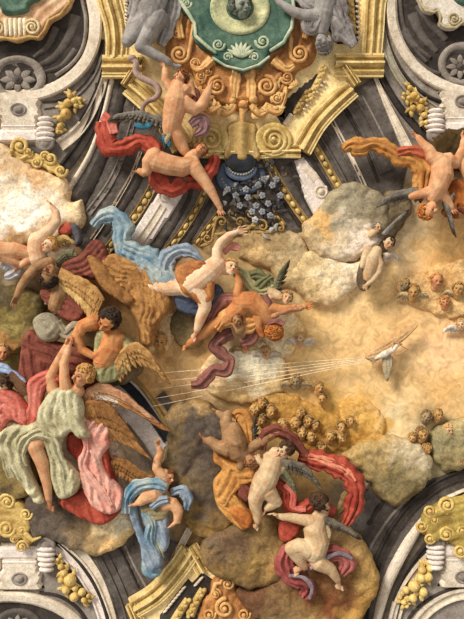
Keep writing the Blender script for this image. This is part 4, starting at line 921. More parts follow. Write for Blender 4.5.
# ---------------------------------------------------------------- two children over the left of the gilded frame
k = thing('cherub', 'ruddy winged child tumbling over the gilded frame with one foot kicked up', 'cherub', (178, 104), 30)
figure(k, 'peach', [[(178,88,32,8),(177,102,34,11.5),(174,114,33,10.5),(171,128,30,8.5)], [(184,104,34,8),(195,110,33,6.6),(201,106,33,5.6)], [(201,106,33,5.4),(205,97,33,4.4),(208,90,33,3.2)],
       [(186,92,34,6),(192,98,32,4.6),(190,84,32,3.6)], [(172,90,32,5.4),(166,82,33,4.2),(166,72,33,3.2)], [(172,124,30,8),(178,136,28,7),(184,148,26,5)]],
       ((181,80,34), 7, (-.8,-.2,.6), (.2,-1,.1)), [((166,72,33),(-.3,-1,0),(-1,0,.4),7,.7,1)], [((208,90,33),(.2,-1,0),(1,.1,.1),8)], hair=(HAU, 5, 46, .28))
rib(k, [(170,84,28,4),(182,88,28,6),(194,94,30,5),(196,112,28,4)], M('cloth', (132,78,66), (92,48,42)), 2, 1, 3, 6, name='sash'); rib(k, [(190,124,30,4),(200,118,31,6),(203,128,30,5),(194,134,29,3)], M('cloth', (168,126,124), (122,80,82)), 2, 1, 2, 7, name='drape')
wing(k, [(166,120,28),(152,116,29),(138,112,28),(120,114,26)], (-.2,1), (-.9,.35), 12, 14, (WGY2, WD), 10, 3.2)
wing(k, [(174,120,34),(172,130,34),(168,136,33)], (-.2,1), (-.3,1), 12, 14, (WT, WD), 5, 3.2)
for a, b in (((136,124),(148,128)), ((146,126),(154,124)), ((165,134),(166,144)), ((168,136),(170,146))):
    mb = MB(); leaf(mb, a, b, 3.4, 31, 2); mb.put('blue_feather', k, WBL)
k = thing('cherub', 'sprawling nude child lying across the flying red cloth, legs spread', 'cherub', (186, 168), 26)
figure(k, 'peach', [[(158,162,31,10.5),(170,166,31,10),(183,168,30,9.5),(192,164,28,8)], [(156,158,33,8.5),(150,164,32,6.4),(149,172,31,4.8)], [(149,172,31,4.6),(145,174,31,3.8),(142,172,31,3.2)],
       [(194,168,30,7.5),(203,180,29,6),(210,190,28,5)], [(210,190,28,4.8),(215,199,27,3.6),(219,207,26,2.6)], [(190,158,26,6),(198,152,24,5)]],
       ((200,151,28), 7, (.4,-.4,.8), (.6,-.6,.1)), [((219,207,26),(.3,1,0),(0,0,1),7,.6,1)], [((142,172,31),(-1,-.2,0),(0,1,.2),7)], hair=(HAU, 9, 40, .28))
rib(k, [(106,122,16,8),(106,134,18,10),(112,147,19,9),(126,147,20,8),(140,141,21,8),(152,146,22,8),(158,158,22,9)], RED, 2, 2, 5, 8)
rib(k, [(152,166,20,8),(160,180,20,9),(172,188,20,8),(184,180,20,8)], RED, 2, 2, 4, 9); rib(k, [(186,180,18,8),(198,178,18,9),(210,168,18,7),(214,154,16,4)], RED, 2, 1.6, 4, 10)
rib(k, [(104,116,20,5),(112,122,22,5),(116,134,22,4)], REDP, 1, 1, 2, 11)
k = thing('snake', 'pinkish grey snake coiling across the left gilded block', 'snake', (146, 86), 22)
mb = MB(); P = cr([(131,61,24),(137,64,25),(136,72,24),(141,78,24),(149,82,24),(156,86,24),(159,93,24),(154,99,24),(147,102,24),(143,108,24),(144,116,22)], 1.5); tube(mb, [tuple(p) for p in P], list(np.interp(np.linspace(0,1,len(P)), [0,.08,.5,1], [2.2,3,3.2,2])), 10); ball(mb, (133,60,25), (4.4,3.2,3), 14, 10); mb.put('body', k, M('skin', (186,156,140), (146,112,98)))

# ---------------------------------------------------------------- blue-draped woman
k = thing('angel', 'woman in flying pale blue drapery pointing up to the right with one raised arm', 'angel', (195, 285), 32)
figure(k, 'fair', [[(216,266,36,9.5),(207,274,38,11),(197,282,38,12),(190,286,36,11.5)], [(217,262,37,6),(216,252,38,4.8),(219,245,38,4)], [(219,245,38,4),(227,238,38,3.4),(235,235,38,2.4)], [(220,270,35,5),(226,272,34,4)],
       [(196,288,38,9.5),(204,298,39,7.6),(205,306,39,6.2)], [(205,306,39,6),(200,318,38,5),(197,328,37,3.2)], [(186,286,34,9),(168,288,32,7.4),(152,286,30,5.6)], [(152,286,30,5.4),(136,280,28,4.4),(124,272,26,3)]],
       ((229,269,37), 8, (.45,-.15,.9), (.3,-1,.1)), [((235,235,38),(1,-.25,0),(0,.3,1),9,.35,-1)], [((197,328,37),(-.6,1,0),(.3,.2,-1),11), ((124,272,26),(-1,-.5,0),(0,.3,-1),10)], hair=(HBL, 11, 50, .26))
cloth(k, [(176,272),(186,264),(204,262),(214,272),(214,286),(212,300),(202,306),(192,298),(182,292)], 36, 9, M('cloth', (196,124,64), (154,82,38)), [[(182,270),(198,280),(208,304)]], 8, 1.6, 4, 'tunic')
rib(k, [(96,228,22,5),(104,220,23,7),(116,218,24,9),(125,228,25,10),(124,243,26,10),(130,252,26,9)], BLUE, 3, 2, 5, 12)
rib(k, [(118,254,22,6),(122,264,22,7),(134,268,22,6),(146,276,22,7)], BLUE2, 2, 1.4, 4, 13)
rib(k, [(126,250,28,8),(140,256,29,12),(154,266,30,14),(168,280,31,13),(180,290,30,7)], BLUE, 4, 2.4, 5, 14)
rib(k, [(172,288,32,8),(166,270,33,8),(170,258,33,8),(182,252,33,7),(194,255,33,5),(203,264,32,3)], BLUE3, 3, 1.6, 4, 15)
rib(k, [(178,290,30,6),(170,276,32,3),(158,262,31,3),(142,252,30,2),(128,250,30,2),(122,244,29,2)], BLUE2, 1, .8, 2, 16)
cloth(k, [(174,292),(190,288),(200,300),(214,284),(222,290),(222,300),(214,310),(204,314),(190,314),(178,308)], 26, 7, NAVY, [[(176,300),(196,306),(218,294)]], 6, 1.6, 5)
rib(k, [(222,254,30,3),(230,248,31,4),(238,250,31,3)], M('cloth', (222,150,130), (196,110,92)), 1, .8, 2, 17, name='ribbon')

# ---------------------------------------------------------------- curly-haired brown-winged angel
k = thing('angel', 'brown-winged angel with dark curly hair, face looking down over folded arms', 'angel', (112, 318), 36)
figure(k, 'orange', [[(112,336,36,10),(112,346,36,12),(104,358,34,11)], [(96,322,38,8),(84,326,39,6.4),(79,336,40,5.4)], [(79,336,40,5.4),(84,348,40,4.6),(95,354,40,3.4)], [(118,338,38,7),(110,350,40,5),(98,352,41,3.4)]],
       ((110,321,45), 11, (-.5,.55,.75), (.5,-.75,.2)), [((95,354,40),(1,.3,0),(0,-.2,1),10,.5,1)], [], hair=(HDK, 14, 90, .28, .34))
cloth(k, [(96,332),(108,328),(124,334),(134,344),(130,364),(116,378),(100,380),(94,366)], 32, 8, OLIVEP, [[(100,334),(112,350),(108,378)]], 7, 1.6, 6, 'tunic')
wing(k, [(62,276,36),(80,282,38),(98,292,39),(104,302,38)], (.15,1), (-.4,1), 14, 34, (WB, M('feather', (222,182,110), (180,130,64))), 12, 4.4)
cloth(k, [(100,262),(114,256),(134,264),(152,276),(166,292),(166,312),(154,324),(150,344),(138,344),(134,322),(120,302),(104,294),(96,278)], 26, 10, M('feather', (198,140,74), (140,88,42)), [[(104,264),(136,284),(144,340)],[(100,282),(120,290),(136,310)]], 6, 2.0, 7, 'wing', 6, 1.5, 4)
wing(k, [(118,362,40),(124,350,42),(134,344,42),(146,350,41),(154,362,40)], (.1,1), (.75,1), 18, 26, (WB, WB), 12, 3.8)
cloth(k, [(88,260),(100,262),(116,282),(134,300),(126,306),(112,298),(98,284)], 34, 5, WB2, [[(90,262),(112,284),(130,304)]], 5, 1.2, 8, 'wing')

# ---------------------------------------------------------------- maroon-clothed man
k = thing('angel', 'man in a maroon cloak, head tilted back, one arm stretched down to the left', 'angel', (58, 290), 30)
figure(k, 'brown', [[(60,292,28,9),(56,304,27,9)], [(50,264,32,6),(38,268,31,5.6),(29,277,30,4.8)], [(29,277,30,4.8),(22,287,29,4),(18,296,28,3)], [(56,288,30,5),(54,284,31,5)]],
       ((52,276,36), 10, (-.25,-.45,.85), (-.35,.8,.2)), [((18,296,28),(-.5,1,0),(1,.3,.4),10,.4,1)], [], hair=(HDK, 17, 70, .26, .42))
cloth(k, [(62,264),(78,256),(90,242),(100,244),(106,256),(104,270),(92,280),(84,278),(72,282),(64,276)], 26, 9, MAROON, [[(64,272),(84,266),(100,248)]], 6, 1.8, 9, 'cloak')
cloth(k, [(40,290),(52,290),(66,286),(82,284),(88,298),(84,314),(74,322),(62,318),(52,308),(42,300)], 24, 8, MAROON, [[(42,294),(62,300),(82,312)]], 7, 1.8, 10, 'cloak')
cloth(k, [(22,336),(30,328),(44,336),(66,342),(90,346),(98,362),(100,384),(88,392),(70,374),(50,372),(38,386),(26,392),(18,374),(20,352)], 22, 8, MAROON, [[(24,340),(50,352),(94,366)], [(30,334),(34,386)]], 9, 2.0, 11, 'cloak')
wing(k, [(72,254,26),(64,254,27),(56,262,27)], (.6,.5), (.2,1), 14, 8, (WGR, WGR), 6, 3, name='wing')
k = thing('cloth_bundle', 'pale grey-green rounded bundle of cloth below the man in maroon', 'cloth', (52, 326), 34)
mb = MB(); pillow(mb, [(32,322),(40,314),(50,314),(58,320),(62,328),(58,338),(48,342),(38,338)], 28, 9, 8, 1.6, guide_fold([[(34,322),(46,318),(56,326),(48,334),(42,328)]], 6, 1.1, 3, 1)); mb.put('roll', k, TAUPE)
rib(k, [(56,322,30,4),(64,334,31,6),(74,328,32,6),(76,340,31,5),(80,352,29,3)], TAUPE, 2, 1.5, 3, 18, name='fold'); rib(k, [(44,302,27,4),(52,304,27,4),(56,314,27,4)], TAUPE, 1, 1, 3, 19, name='fold')

# ---------------------------------------------------------------- children at the upper left cloud
k = thing('cherub', 'blond child looking up left, with a hand raised over the glowing cloud', 'cherub', (46, 236), 26)
figure(k, 'fair', [[(38,258,24,9),(36,250,25,9),(37,240,25,8.5)], [(40,238,27,6.5),(50,230,28,5.4),(57,222,28,4.4)], [(57,222,28,4.4),(56,213,28,3.6),(52,208,28,2.8)], [(44,250,24,4),(48,247,25,4)]],
       ((50,246,30), 7.5, (-.6,-.3,.7), (.2,-.9,.2)), [((52,208,28),(-.5,-1,0),(-1,.3,.4),7,.6,1)], [], hair=(HBL, 21, 50, .28))
wing(k, [(56,240,24),(64,237,25),(72,242,24)], (.5,1), (1,.6), 8, 7, (STR, STR), 6, 2.8)
cloth(k, [(58,228),(64,223),(70,224),(72,230),(66,235),(58,234)], 24, 4, RED, [[(58,230),(70,228)]], 4, .8, 3, 'ribbon'); cloth(k, [(66,226),(74,224),(80,232),(80,242),(74,246),(72,236)], 22, 5, M('cloth', (92,88,92), (56,54,60)), [[(70,226),(78,242)]], 3, .8, 4, 'ribbon')
k = thing('cherub', 'plump child lying on its belly at the left edge over a white cloth', 'cherub', (14, 252), 24)
figure(k, 'peach', [[(-8,248,24,11),(4,252,25,10),(15,252,24,9)], [(14,250,25,8),(26,253,25,6.4),(34,255,25,5.4)], [(34,255,25,5.2),(27,261,25,4.4),(20,265,24,3.4)], [(6,256,26,7),(16,262,25,5)]], None, [], [((20,265,24),(-.5,1,0),(-.8,-.4,.1),9)])
rib(k, [(2,268,18,4),(8,262,19,5),(16,268,19,6),(10,274,19,5),(4,276,18,3)], WHT, 2, 1.2, 3, 22); rib(k, [(30,262,20,4),(38,262,20,5),(42,254,21,4),(40,248,21,2)], WHT, 2, 1, 3, 23)

# ---------------------------------------------------------------- woman in green and rose at left
k = thing('angel', 'curly blond woman in pale green and rose drapery with both arms raised', 'angel', (62, 410), 36)
figure(k, 'peach', [[(76,392,38,8),(66,400,38,11),(58,414,36,12),(48,426,34,11)], [(68,396,42,6.6),(66,378,44,5),(66,366,45,4.2)], [(66,366,45,4.2),(69,356,45,3.6),(71,348,45,2.6)], [(54,390,38,6.4),(52,378,40,5),(57,368,41,4.2)], [(57,368,41,4.2),(63,357,43,3.6),(68,348,44,2.6)],
       [(46,432,36,10),(40,440,42,8.4),(38,442,44,7)], [(38,442,44,7.4),(45,460,42,6.4),(49,480,40,4.6),(50,494,38,3.4)]],
       ((83,378,42), 10.5, (-.65,-.15,.75), (.25,-.95,.1)), [((71,348,45),(.5,-1,0),(-1,0,.3),9,.5,1), ((68,348,44),(.3,-1,0),(1,0,.3),9,.5,-1)], [((50,494,38),(.05,1,.1),(0,-.1,-1),13)], hair=(HBL, 24, 80, .26, .36))
cloth(k, [(46,400),(54,390),(64,388),(76,390),(84,404),(84,420),(90,434),(80,436),(72,430),(64,436),(50,436),(42,430),(40,412)], 41, 9, SAGE, [[(60,388),(52,408),(58,434)], [(74,392),(72,410),(86,430)]], 7, 2.4, 12, 'tunic', 5)
cloth(k, [(2,432),(14,424),(30,422),(40,418),(54,424),(64,434),(62,450),(72,462),(80,474),(76,488),(62,494),(54,482),(50,462),(47,446),(40,434),(32,440),(32,462),(42,486),(46,496),(38,498),(26,482),(12,462),(4,448)], 37, 10, SAGE, [[(36,426),(22,440),(34,480)], [(40,420),(58,440),(66,486)]], 8, 2.8, 13, 'skirt', 5)
rib(k, [(28,462,44,4),(26,448,46,5),(32,436,48,5),(44,430,49,5),(56,436,48,5),(60,450,46,5),(66,464,44,5),(68,480,42,4)], SAGE, 2, 1.8, 3, 13, name='skirt')
rib(k, [(16,474,36,5),(10,454,38,6),(16,438,39,6),(28,428,40,5)], SAGE2, 2, 1.8, 3, 15, name='skirt')
cloth(k, [(0,432),(10,420),(26,424),(22,440),(30,470),(24,474),(10,456),(2,446)], 28, 9, SAGE2, [[(12,424),(16,446),(26,470)]], 6, 1.8, 14, 'skirt')
cloth(k, [(28,386),(34,378),(48,372),(62,376),(60,384),(48,390),(44,400),(46,414),(42,426),(30,426),(24,414),(30,404)], 34, 9, REDP, [[(60,378),(40,384),(36,420)]], 6, 1.8, 15, 'cloak')
cloth(k, [(-12,394),(6,388),(20,394),(28,404),(34,416),(28,426),(14,420),(6,430),(-12,436)], 34, 9, REDP, [[(-10,412),(10,398),(24,422)]], 7, 2, 16, 'cloak')
cloth(k, [(66,434),(76,430),(84,440),(98,440),(106,456),(112,478),(118,498),(114,512),(100,522),(84,518),(68,510),(56,500),(62,494),(78,488),(82,474),(74,460),(64,448)], 24, 10, RED, [[(76,432),(84,470),(100,516)]], 10, 2.2, 17, 'cloak')
cloth(k, [(82,414),(92,418),(106,424),(108,442),(100,456),(106,472),(120,488),(118,504),(106,510),(92,504),(82,488),(78,466),(82,446),(76,430)], 32, 8, PINK, [[(92,418),(84,440),(94,462),(100,504)]], 9, 2.4, 17, 'cloak')
rib(k, [(80,420,40,2),(86,444,41,3),(82,460,41,4),(88,472,41,4),(100,486,41,4),(110,500,40,2)], PINK, 1, 1.2, 2, 19, name='cloak')
wing(k, [(84,398,34),(96,388,36),(112,392,36),(128,402,35),(140,412,34)], (.5,1), (1,.75), 16, 34, (WP, M('feather', (196,132,66), (140,84,40))), 14, 4)
wing(k, [(82,408,38),(92,404,39),(104,406,39),(116,414,38)], (.3,1), (.75,1), 30, 56, (WB2, M('feather', (182,128,66), (124,78,40))), 13, 4.2)
wing(k, [(90,396,33),(104,398,34),(116,402,33)], (.4,1), (1,.6), 12, 14, (WW, WW), 7, 3)
k = thing('person', 'brown-haired figure in a pale blue scarf at the left edge, face in profile', 'person', (6, 382), 34)
figure(k, 'fair', [[(-8,398,30,8),(-2,392,32,7)], [(-6,404,30,8),(-14,416,30,8)]], ((3,385,36), 9.5, (-.35,.5,.75), (.5,-.7,.2)), [], [], hair=(HBR, 27, 70, .26))
rib(k, [(-10,370,34,4),(2,369,35,5),(14,375,35,4),(24,384,34,3)], M('cloth', (168,186,216), (128,146,184)), 2, 1, 3, 24, name='scarf'); rib(k, [(10,374,38,4),(18,382,38,5),(26,394,36,4)], M('cloth', (132,92,60), (92,60,40)), 2, 1, 2, 25, name='braid')
k = thing('cherub', 'faint rosy child face at the left edge under the olive cloud', 'cherub', (4, 354), 14)
figure(k, 'peach', [[(-6,362,12,6),(-2,358,12,5)]], ((3,353,15), 7.5, (.3,0,.9), (0,-1,0)), hair=(M('hair', (206,160,100), (166,116,64)), 28, 30, .26))

# ---------------------------------------------------------------- orange child group at centre
k = thing('cherub', 'orange-haired child seen from behind, stretched across the centre', 'cherub', (252, 305), 32)
figure(k, 'orange', [[(268,318,34,7),(262,310,35,9.5),(252,302,36,10.5),(243,302,35,10.5)], [(248,300,37,7),(240,300,37,5.4),(238,294,38,4.6)], [(238,294,38,4.6),(240,284,38,3.8),(238,278,38,2.6)], [(268,308,36,6),(282,310,35,4.8),(292,308,34,4)], [(292,308,34,3.8),(298,308,34,3.2),(302,306,34,2.4)],
       [(240,308,34,9.5),(228,318,32,7.6),(216,324,31,6)], [(216,324,31,6),(202,334,30,5),(192,342,29,3.4)], [(258,316,35,6),(258,326,34,4.6),(262,334,33,3)]],
       ((274,331,37), 9, (.3,.5,.15), (-.2,.2,1)), [((238,278,38),(-.4,-1,0),(1,0,.3),8,.7,1), ((302,306,34),(1,-.2,0),(0,0,1),8,.5,1)], [((192,342,29),(-1,.5,0),(.2,.6,-.8),9)], hair=(HOR, 31, 70, .26, 2))
rib(k, [(208,332,27,3),(214,316,28,5),(226,300,30,7),(240,302,30,7),(252,304,28,5)], PLUM, 2, 1.4, 4, 26); rib(k, [(256,320,30,5),(252,336,30,6),(242,342,29,5)], PLUM, 2, 1.2, 3, 27)
rib(k, [(262,296,38,4),(266,306,39,5),(260,316,38,3)], PLUM, 1, 1, 2, 28); rib(k, [(266,322,44,2.4),(274,320,45,2.6),(282,323,44,2)], PLUM, 1, .6, 1, 29, name='headband')
rib(k, [(218,328,34,5),(230,316,35,8),(244,324,35,8),(256,322,34,6)], M('cloth', (226,162,88), (190,118,54)), 3, 1.6, 3, 30)
wing(k, [(266,318,38),(276,314,39),(286,310,39),(296,309,38)], (-.2,-.5), (1,-.3), 8, 10, (WP, WP), 8, 2.4)
k = thing('cherub', 'small brown child face peeping out of the orange cloth at centre', 'cherub', (238, 322), 40)
figure(k, 'brown', [[(240,327,38,5),(240,330,36,5)]], ((237,321,42), 6, (-.1,.1,1), (.2,-1,0)), hair=(HAU, 33, 26, .26))
k = thing('streamer', 'long plum ribbon twisting down beside the bright cloud at centre', 'ribbon', (218, 360), 24)
rib(k, [(232,334,25,5),(222,338,25,6.5),(215,346,25,6.5),(222,354,25,5.5),(229,361,25,6),(224,370,25,6.5),(214,369,25,6),(208,376,25,6),(200,383,25,6.5),(192,384,24,3.5)], PLUM, 2, 1.5, 4, 31, name='strand', twist=1.2)
k = thing('angel', 'small dark-winged angel face among swirling olive cloth at centre', 'angel', (276, 288), 28)
figure(k, 'pale', [[(272,292,27,5),(278,296,28,5)], [(272,296,28,3.4),(268,300,29,2.6)]], ((286,298,32), 6.5, (.1,-.1,1), (.3,-1,0)), hair=(HBL, 35, 36, .26))
rib(k, [(236,272,24,4),(244,276,25,7),(254,290,25,7),(266,292,25,6),(276,286,24,4)], OLIVEP, 3, 1.6, 3, 32); rib(k, [(242,284,23,5),(256,276,24,6),(268,282,25,6),(278,296,25,3)], OLIVE, 3, 1.6, 3, 33); rib(k, [(250,298,23,4),(262,284,26,5),(272,276,25,4)], OLIVE, 2, 1.2, 2, 34)
wing(k, [(274,292,26),(276,282,26),(282,270,26)], (1,.2), (.7,-1), 9, 14, (WGR, WD), 7, 2.4)

# ---------------------------------------------------------------- falling angel in blue at lower left
k = thing('angel', 'falling angel in pale blue and olive drapery seen from below, bare soles showing', 'angel', (154, 500), 32)
figure(k, 'peach', [[(163,478,26,7),(160,486,28,8.5),(154,496,29,10)], [(162,478,28,6),(156,470,29,4.6),(157,462,29,4)], [(157,462,29,4),(160,455,29,3.4),(158,450,29,2.6)], [(158,500,30,8.5),(152,494,35,7.4),(147,496,37,6)], [(147,496,37,6),(142,500,37,4.6),(140,501,37,3.6)],
       [(164,504,30,8),(173,504,33,6.4),(177,509,34,5.4)], [(177,509,34,5.2),(177,515,34,4.2),(176,519,34,3.4)], [(160,512,26,6),(161,524,26,4.4),(161,532,26,3)]],
       ((167,480,25), 7, (.6,.1,.6), (.2,-1,0)), [((158,450,29),(-.3,-1,0),(1,0,.3),8,.7,1)], [((140,501,37),(-1,.1,0),(.1,.9,.4),10), ((176,519,34),(-1,.5,.1),(.3,1,.4),10), ((161,532,26),(0,1,0),(.2,0,1),7)], hair=(HAU, 37, 40, .26))
wing(k, [(150,482,28),(138,474,29),(126,464,29),(114,460,28)], (-.5,1), (-.5,1), 10, 20, (WB2, M('feather', (190,132,70), (134,84,42))), 11, 4)
cloth(k, [(132,490),(140,484),(152,482),(160,490),(162,500),(154,502),(146,492),(136,496)], 30, 5, OLIVEP, [[(134,490),(150,486),(160,500)]], 4, 1, 20, 'drape')
cloth(k, [(126,498),(130,486),(138,490),(138,506),(140,520),(146,534),(160,548),(162,562),(152,570),(142,558),(140,546),(134,528),(128,512)], 26, 9, BLUE3, [[(130,492),(134,524),(154,564)]], 7, 2, 21, 'drape')
cloth(k, [(140,506),(152,500),(166,510),(168,528),(168,544),(162,552),(154,540),(144,526)], 26, 7, BLUE3, [[(146,506),(156,530),(164,548)]], 6, 1.6, 22, 'drape')
rib(k, [(170,494,28,4),(180,492,29,6),(186,500,29,5),(184,510,28,4)], BLUE3, 2, 1.2, 3, 35); rib(k, [(154,556,24,6),(148,564,25,9),(152,572,24,6),(160,568,24,3)], BLUE, 2, 1.2, 4, 36)
cloth(k, [(142,504),(156,504),(166,498),(170,508),(164,518),(152,520),(144,514)], 31, 5, M('cloth', (168,150,104), (120,102,66)), [[(142,510),(166,506)]], 5, 1, 23, 'drape')
rib(k, [(142,508,34,1.2),(148,516,34,1.4),(152,532,33,1.4),(160,546,31,1.2),(163,556,29,1)], OLIVEP, 1, .2, 1, 37, name='ribbon')

rib(k, [(128,512,33,5),(130,496,35,6),(140,486,36,7),(154,484,36,6.5),(166,488,35,5)], BLUE, 3, 1.6, 4, 57); rib(k, [(152,506,36,4),(160,500,37,4.5),(168,498,37,3.5)], BLUE3, 2, 1.2, 3, 58)
rib(k, [(146,512,34,4),(152,522,34,5),(150,536,33,5),(156,550,31,4)], BLUE, 3, 1.6, 3, 59)
# ---------------------------------------------------------------- lower centre children
k = thing('cherub', 'child upside down wrapped in billowing orange cloth on the dark cloud', 'cherub', (234, 446), 36)
figure(k, 'brown', [[(232,432,37,10),(234,442,38,12),(238,452,36,10),(246,456,35,7)], [(229,430,37,7.6),(226,422,38,6),(228,416,38,4.6)], [(226,420,38,4.4),(222,416,38,3.6),(219,414,38,2.8)], [(228,448,38,8),(218,446,38,6.2),(212,441,38,4.8)], [(214,443,38,4.8),(209,441,38,3.6),(207,440,38,3)],
       [(250,448,36,5.4),(262,440,37,4.6),(270,436,37,3.8)], [(270,436,37,3.6),(276,433,37,3),(280,430,37,2.4)], [(242,460,36,4.6),(240,466,35,4)]],
       ((250,458,44), 7.5, (.15,.2,.9), (.5,.7,-.1)), [((280,430,37),(1,-.5,0),(0,0,1),7,.6,1)], [((219,414,38),(-1,-.3,0),(.2,-.8,.2),7), ((207,440,38),(-.5,-1,0),(-1,.3,.2),9)], hair=(HAU, 41, 40, .26))
rib(k, [(234,420,30,4),(238,416,31,6),(244,422,31,8),(246,434,31,7),(248,444,31,4)], ORANGE, 2, 1.6, 4, 38)
cloth(k, [(216,450),(226,458),(240,462),(254,456),(262,462),(256,478),(244,486),(234,494),(226,506),(216,498),(214,482),(222,470),(214,462)], 26, 9, ORANGE, [[(218,458),(238,468),(258,464)], [(230,470),(218,492)]], 7, 2, 24)
cloth(k, [(216,494),(226,484),(236,492),(248,508),(256,514),(252,524),(242,528),(230,520),(218,506)], 26, 8, ORANGE, [[(220,492),(236,506),(250,524)]], 7, 2, 25); cloth(k, [(230,508),(242,506),(252,514),(250,524),(240,524)], 33, 3, ORANGE2, [[(232,510),(250,520)]], 6, .8, 26)
wing(k, [(252,444,32),(251,434,32),(251,424,32)], (1,.4), (.5,-1), 7, 9, (WGY, WD), 7, 2.4)
k = thing('cherub', 'nude curly-haired child kneeling on the cloud with grey wings and a red cloth overhead', 'cherub', (268, 478), 40)
figure(k, 'pale', [[(275,456,42,8),(271,466,43,10.5),(266,478,43,11.5),(262,486,42,11)], [(260,488,43,9.5),(256,498,43,7.4),(256,504,43,6)], [(256,504,43,6),(258,512,42,4.6),(258,518,42,3.4)], [(268,490,43,8.5),(274,498,42,6),(276,500,42,5.6)], [(276,500,42,5.2),(270,504,42,4.4),(267,506,42,3.4)],
       [(268,458,43,5.6),(264,464,44,4.4),(258,460,44,3.8)], [(280,456,42,5.4),(284,462,43,4.4),(280,470,44,3.6)]],
       ((284,451,46), 8, (-.85,.1,.6), (.1,-1,.1)), [((258,460,44),(-.5,-1,0),(0,0,1),7,.7,1)], [((258,518,42),(-.3,1,0),(.2,0,-1),10), ((267,506,42),(-.8,.6,0),(.6,.6,-.3),8)], hair=(HBR, 43, 70, .28, .34))
rib(k, [(262,452,36,4),(264,440,37,6),(276,434,37,6),(290,440,37,5),(300,452,36,5),(306,462,35,4)], MAROON, 2, 1.4, 4, 39)
rib(k, [(298,458,32,6),(312,462,32,9),(328,466,33,10),(344,474,33,10),(352,488,33,9),(351,504,32,9),(346,518,30,7),(340,528,28,3)], RED, 3, 2.4, 5, 40)
rib(k, [(306,458,37,3),(322,462,38,4),(340,470,38,4),(350,482,38,3)], M('cloth', (232,150,112), (214,110,80)), 1, 1, 2, 41)
rib(k, [(243,484,32,4),(246,492,33,7),(250,500,33,4)], MAROON, 1, 1, 3, 42)
wing(k, [(280,462,46),(292,462,47),(304,468,46),(312,478,45)], (0,1), (.7,1), 12, 14, (WGY, WGY), 10, 3); wing(k, [(278,466,44),(286,474,44),(292,482,43)], (.2,1), (.3,1), 12, 12, (WGR, WGR), 6, 3)
rib(k, [(278,482,33,6),(286,488,34,8),(288,500,34,8),(294,508,34,7),(306,506,34,6),(314,498,33,4)], RED, 3, 2, 5, 43); rib(k, [(284,484,39,3),(292,494,39,3),(292,506,38,3),(304,508,38,3)], REDP, 1, 1, 2, 44)
k = thing('cherub', 'dark-haired child twisting on the large brown cloud with a pink cloth round the hips', 'cherub', (312, 545), 40)
figure(k, 'pale', [[(318,520,40,8),(314,530,41,10.5),(317,542,42,11.5),(314,550,42,11.5)], [(312,522,42,6.4),(300,520,42,5),(290,518,42,4.2)], [(290,518,42,4),(284,518,42,3.4),(280,517,42,2.6)],
       [(308,548,44,9.4),(298,544,46,7.6),(292,546,47,6.6)], [(292,546,47,6.6),(299,556,45,5.6),(304,564,43,4)], [(318,560,42,9),(324,564,42,7),(329,567,42,6)], [(329,567,42,5.8),(333,573,41,4.6),(336,578,40,3.4)], [(322,516,40,5.4),(324,508,40,5)]],
       ((318,504,43), 9, (.7,.45,-.1), (-.3,-.7,.6)), [((280,517,42),(-.9,-.4,0),(0,1,.3),9,.5,1)], [((304,564,43),(-.9,.6,0),(.2,.2,-1),13), ((336,578,40),(.2,1,0),(.2,0,-1),12)], hair=(HBR, 47, 80, .26, .6))
wing(k, [(322,520,44),(332,522,45),(344,528,44),(352,534,43)], (.1,1), (.9,.7), 10, 10, (WGY, WD), 9, 3); wing(k, [(324,524,42),(328,534,42),(326,542,41)], (.2,1), (-.3,1), 12, 12, (WT, WT), 7, 3)
cloth(k, [(282,524),(292,520),(302,526),(300,538),(290,546),(282,542)], 28, 7, RED, [[(284,528),(298,538)]], 7, 1.2, 27)
rib(k, [(296,550,34,5),(288,554,35,8),(286,566,35,9),(292,578,34,8),(304,582,33,7),(310,590,31,8),(304,598,30,5)], M('cloth', (186,92,84), (140,58,54)), 3, 2, 4, 45)
rib(k, [(302,560,38,5),(312,562,38,7),(326,554,38,7),(340,556,36,8),(346,564,35,8),(340,574,34,5)], M('cloth', (190,104,94), (150,70,66)), 3, 1.8, 4, 46); rib(k, [(290,574,40,1.4),(304,576,40,1.8),(312,586,38,2),(310,598,36,1.2)], M('cloth', (160,146,150), (120,106,112)), 1, .4, 1, 47, name='hem'); rib(k, [(310,566,44,1.4),(324,556,45,2),(338,552,43,2),(350,558,40,1.6)], M('cloth', (160,146,150), (120,106,112)), 1, .4, 1, 48, name='hem')
cloth(k, [(322,512),(330,508),(336,514),(332,520),(324,520)], 34, 4, RED, [[(322,514),(334,516)]], 4, .6, 28, 'collar')
rib(k, [(330,526,30,3),(342,512,30,5),(348,498,29,5)], M('stone', (150,124,80), (110,86,54)), 1, .6, 2, 49, name='quiver_strap')

# ---------------------------------------------------------------- upper right children
k = thing('cherub', 'orange-haired child diving head first with a long flying ochre cloth at upper right', 'cherub', (430, 180), 30)
figure(k, 'peach', [[(432,196,33,7),(436,188,35,9.5),(440,176,36,11),(440,166,35,10)], [(436,162,35,8),(430,158,35,6.4),(428,152,35,5.2)], [(428,152,35,5),(422,146,34,4),(418,140,33,3)], [(446,162,34,8),(454,164,33,6),(458,158,32,5)], [(458,158,32,5),(461,150,32,4),(462,142,31,3)],
       [(428,192,34,5.6),(420,194,33,4.4),(412,196,32,3.6)], [(440,194,34,5),(446,200,33,4),(450,206,32,3)]],
       ((427,209,36), 8.5, (.65,.25,.7), (-.4,.9,0)), [((450,206,32),(.4,1,0),(0,0,1),7,.6,1)], [((418,140,33),(-.6,-1,0),(-.8,.5,.1),9), ((462,142,31),(.1,-1,0),(-1,0,.1),9)], hair=(HOR, 51, 70, .28))
rib(k, [(348,150,22,3),(354,146,23,8),(364,147,24,9),(376,144,24,7),(388,148,25,8),(400,156,26,9),(412,160,27,9),(422,168,27,10),(422,182,27,9),(420,196,26,5)], ORANGE, 3, 2, 5, 50)
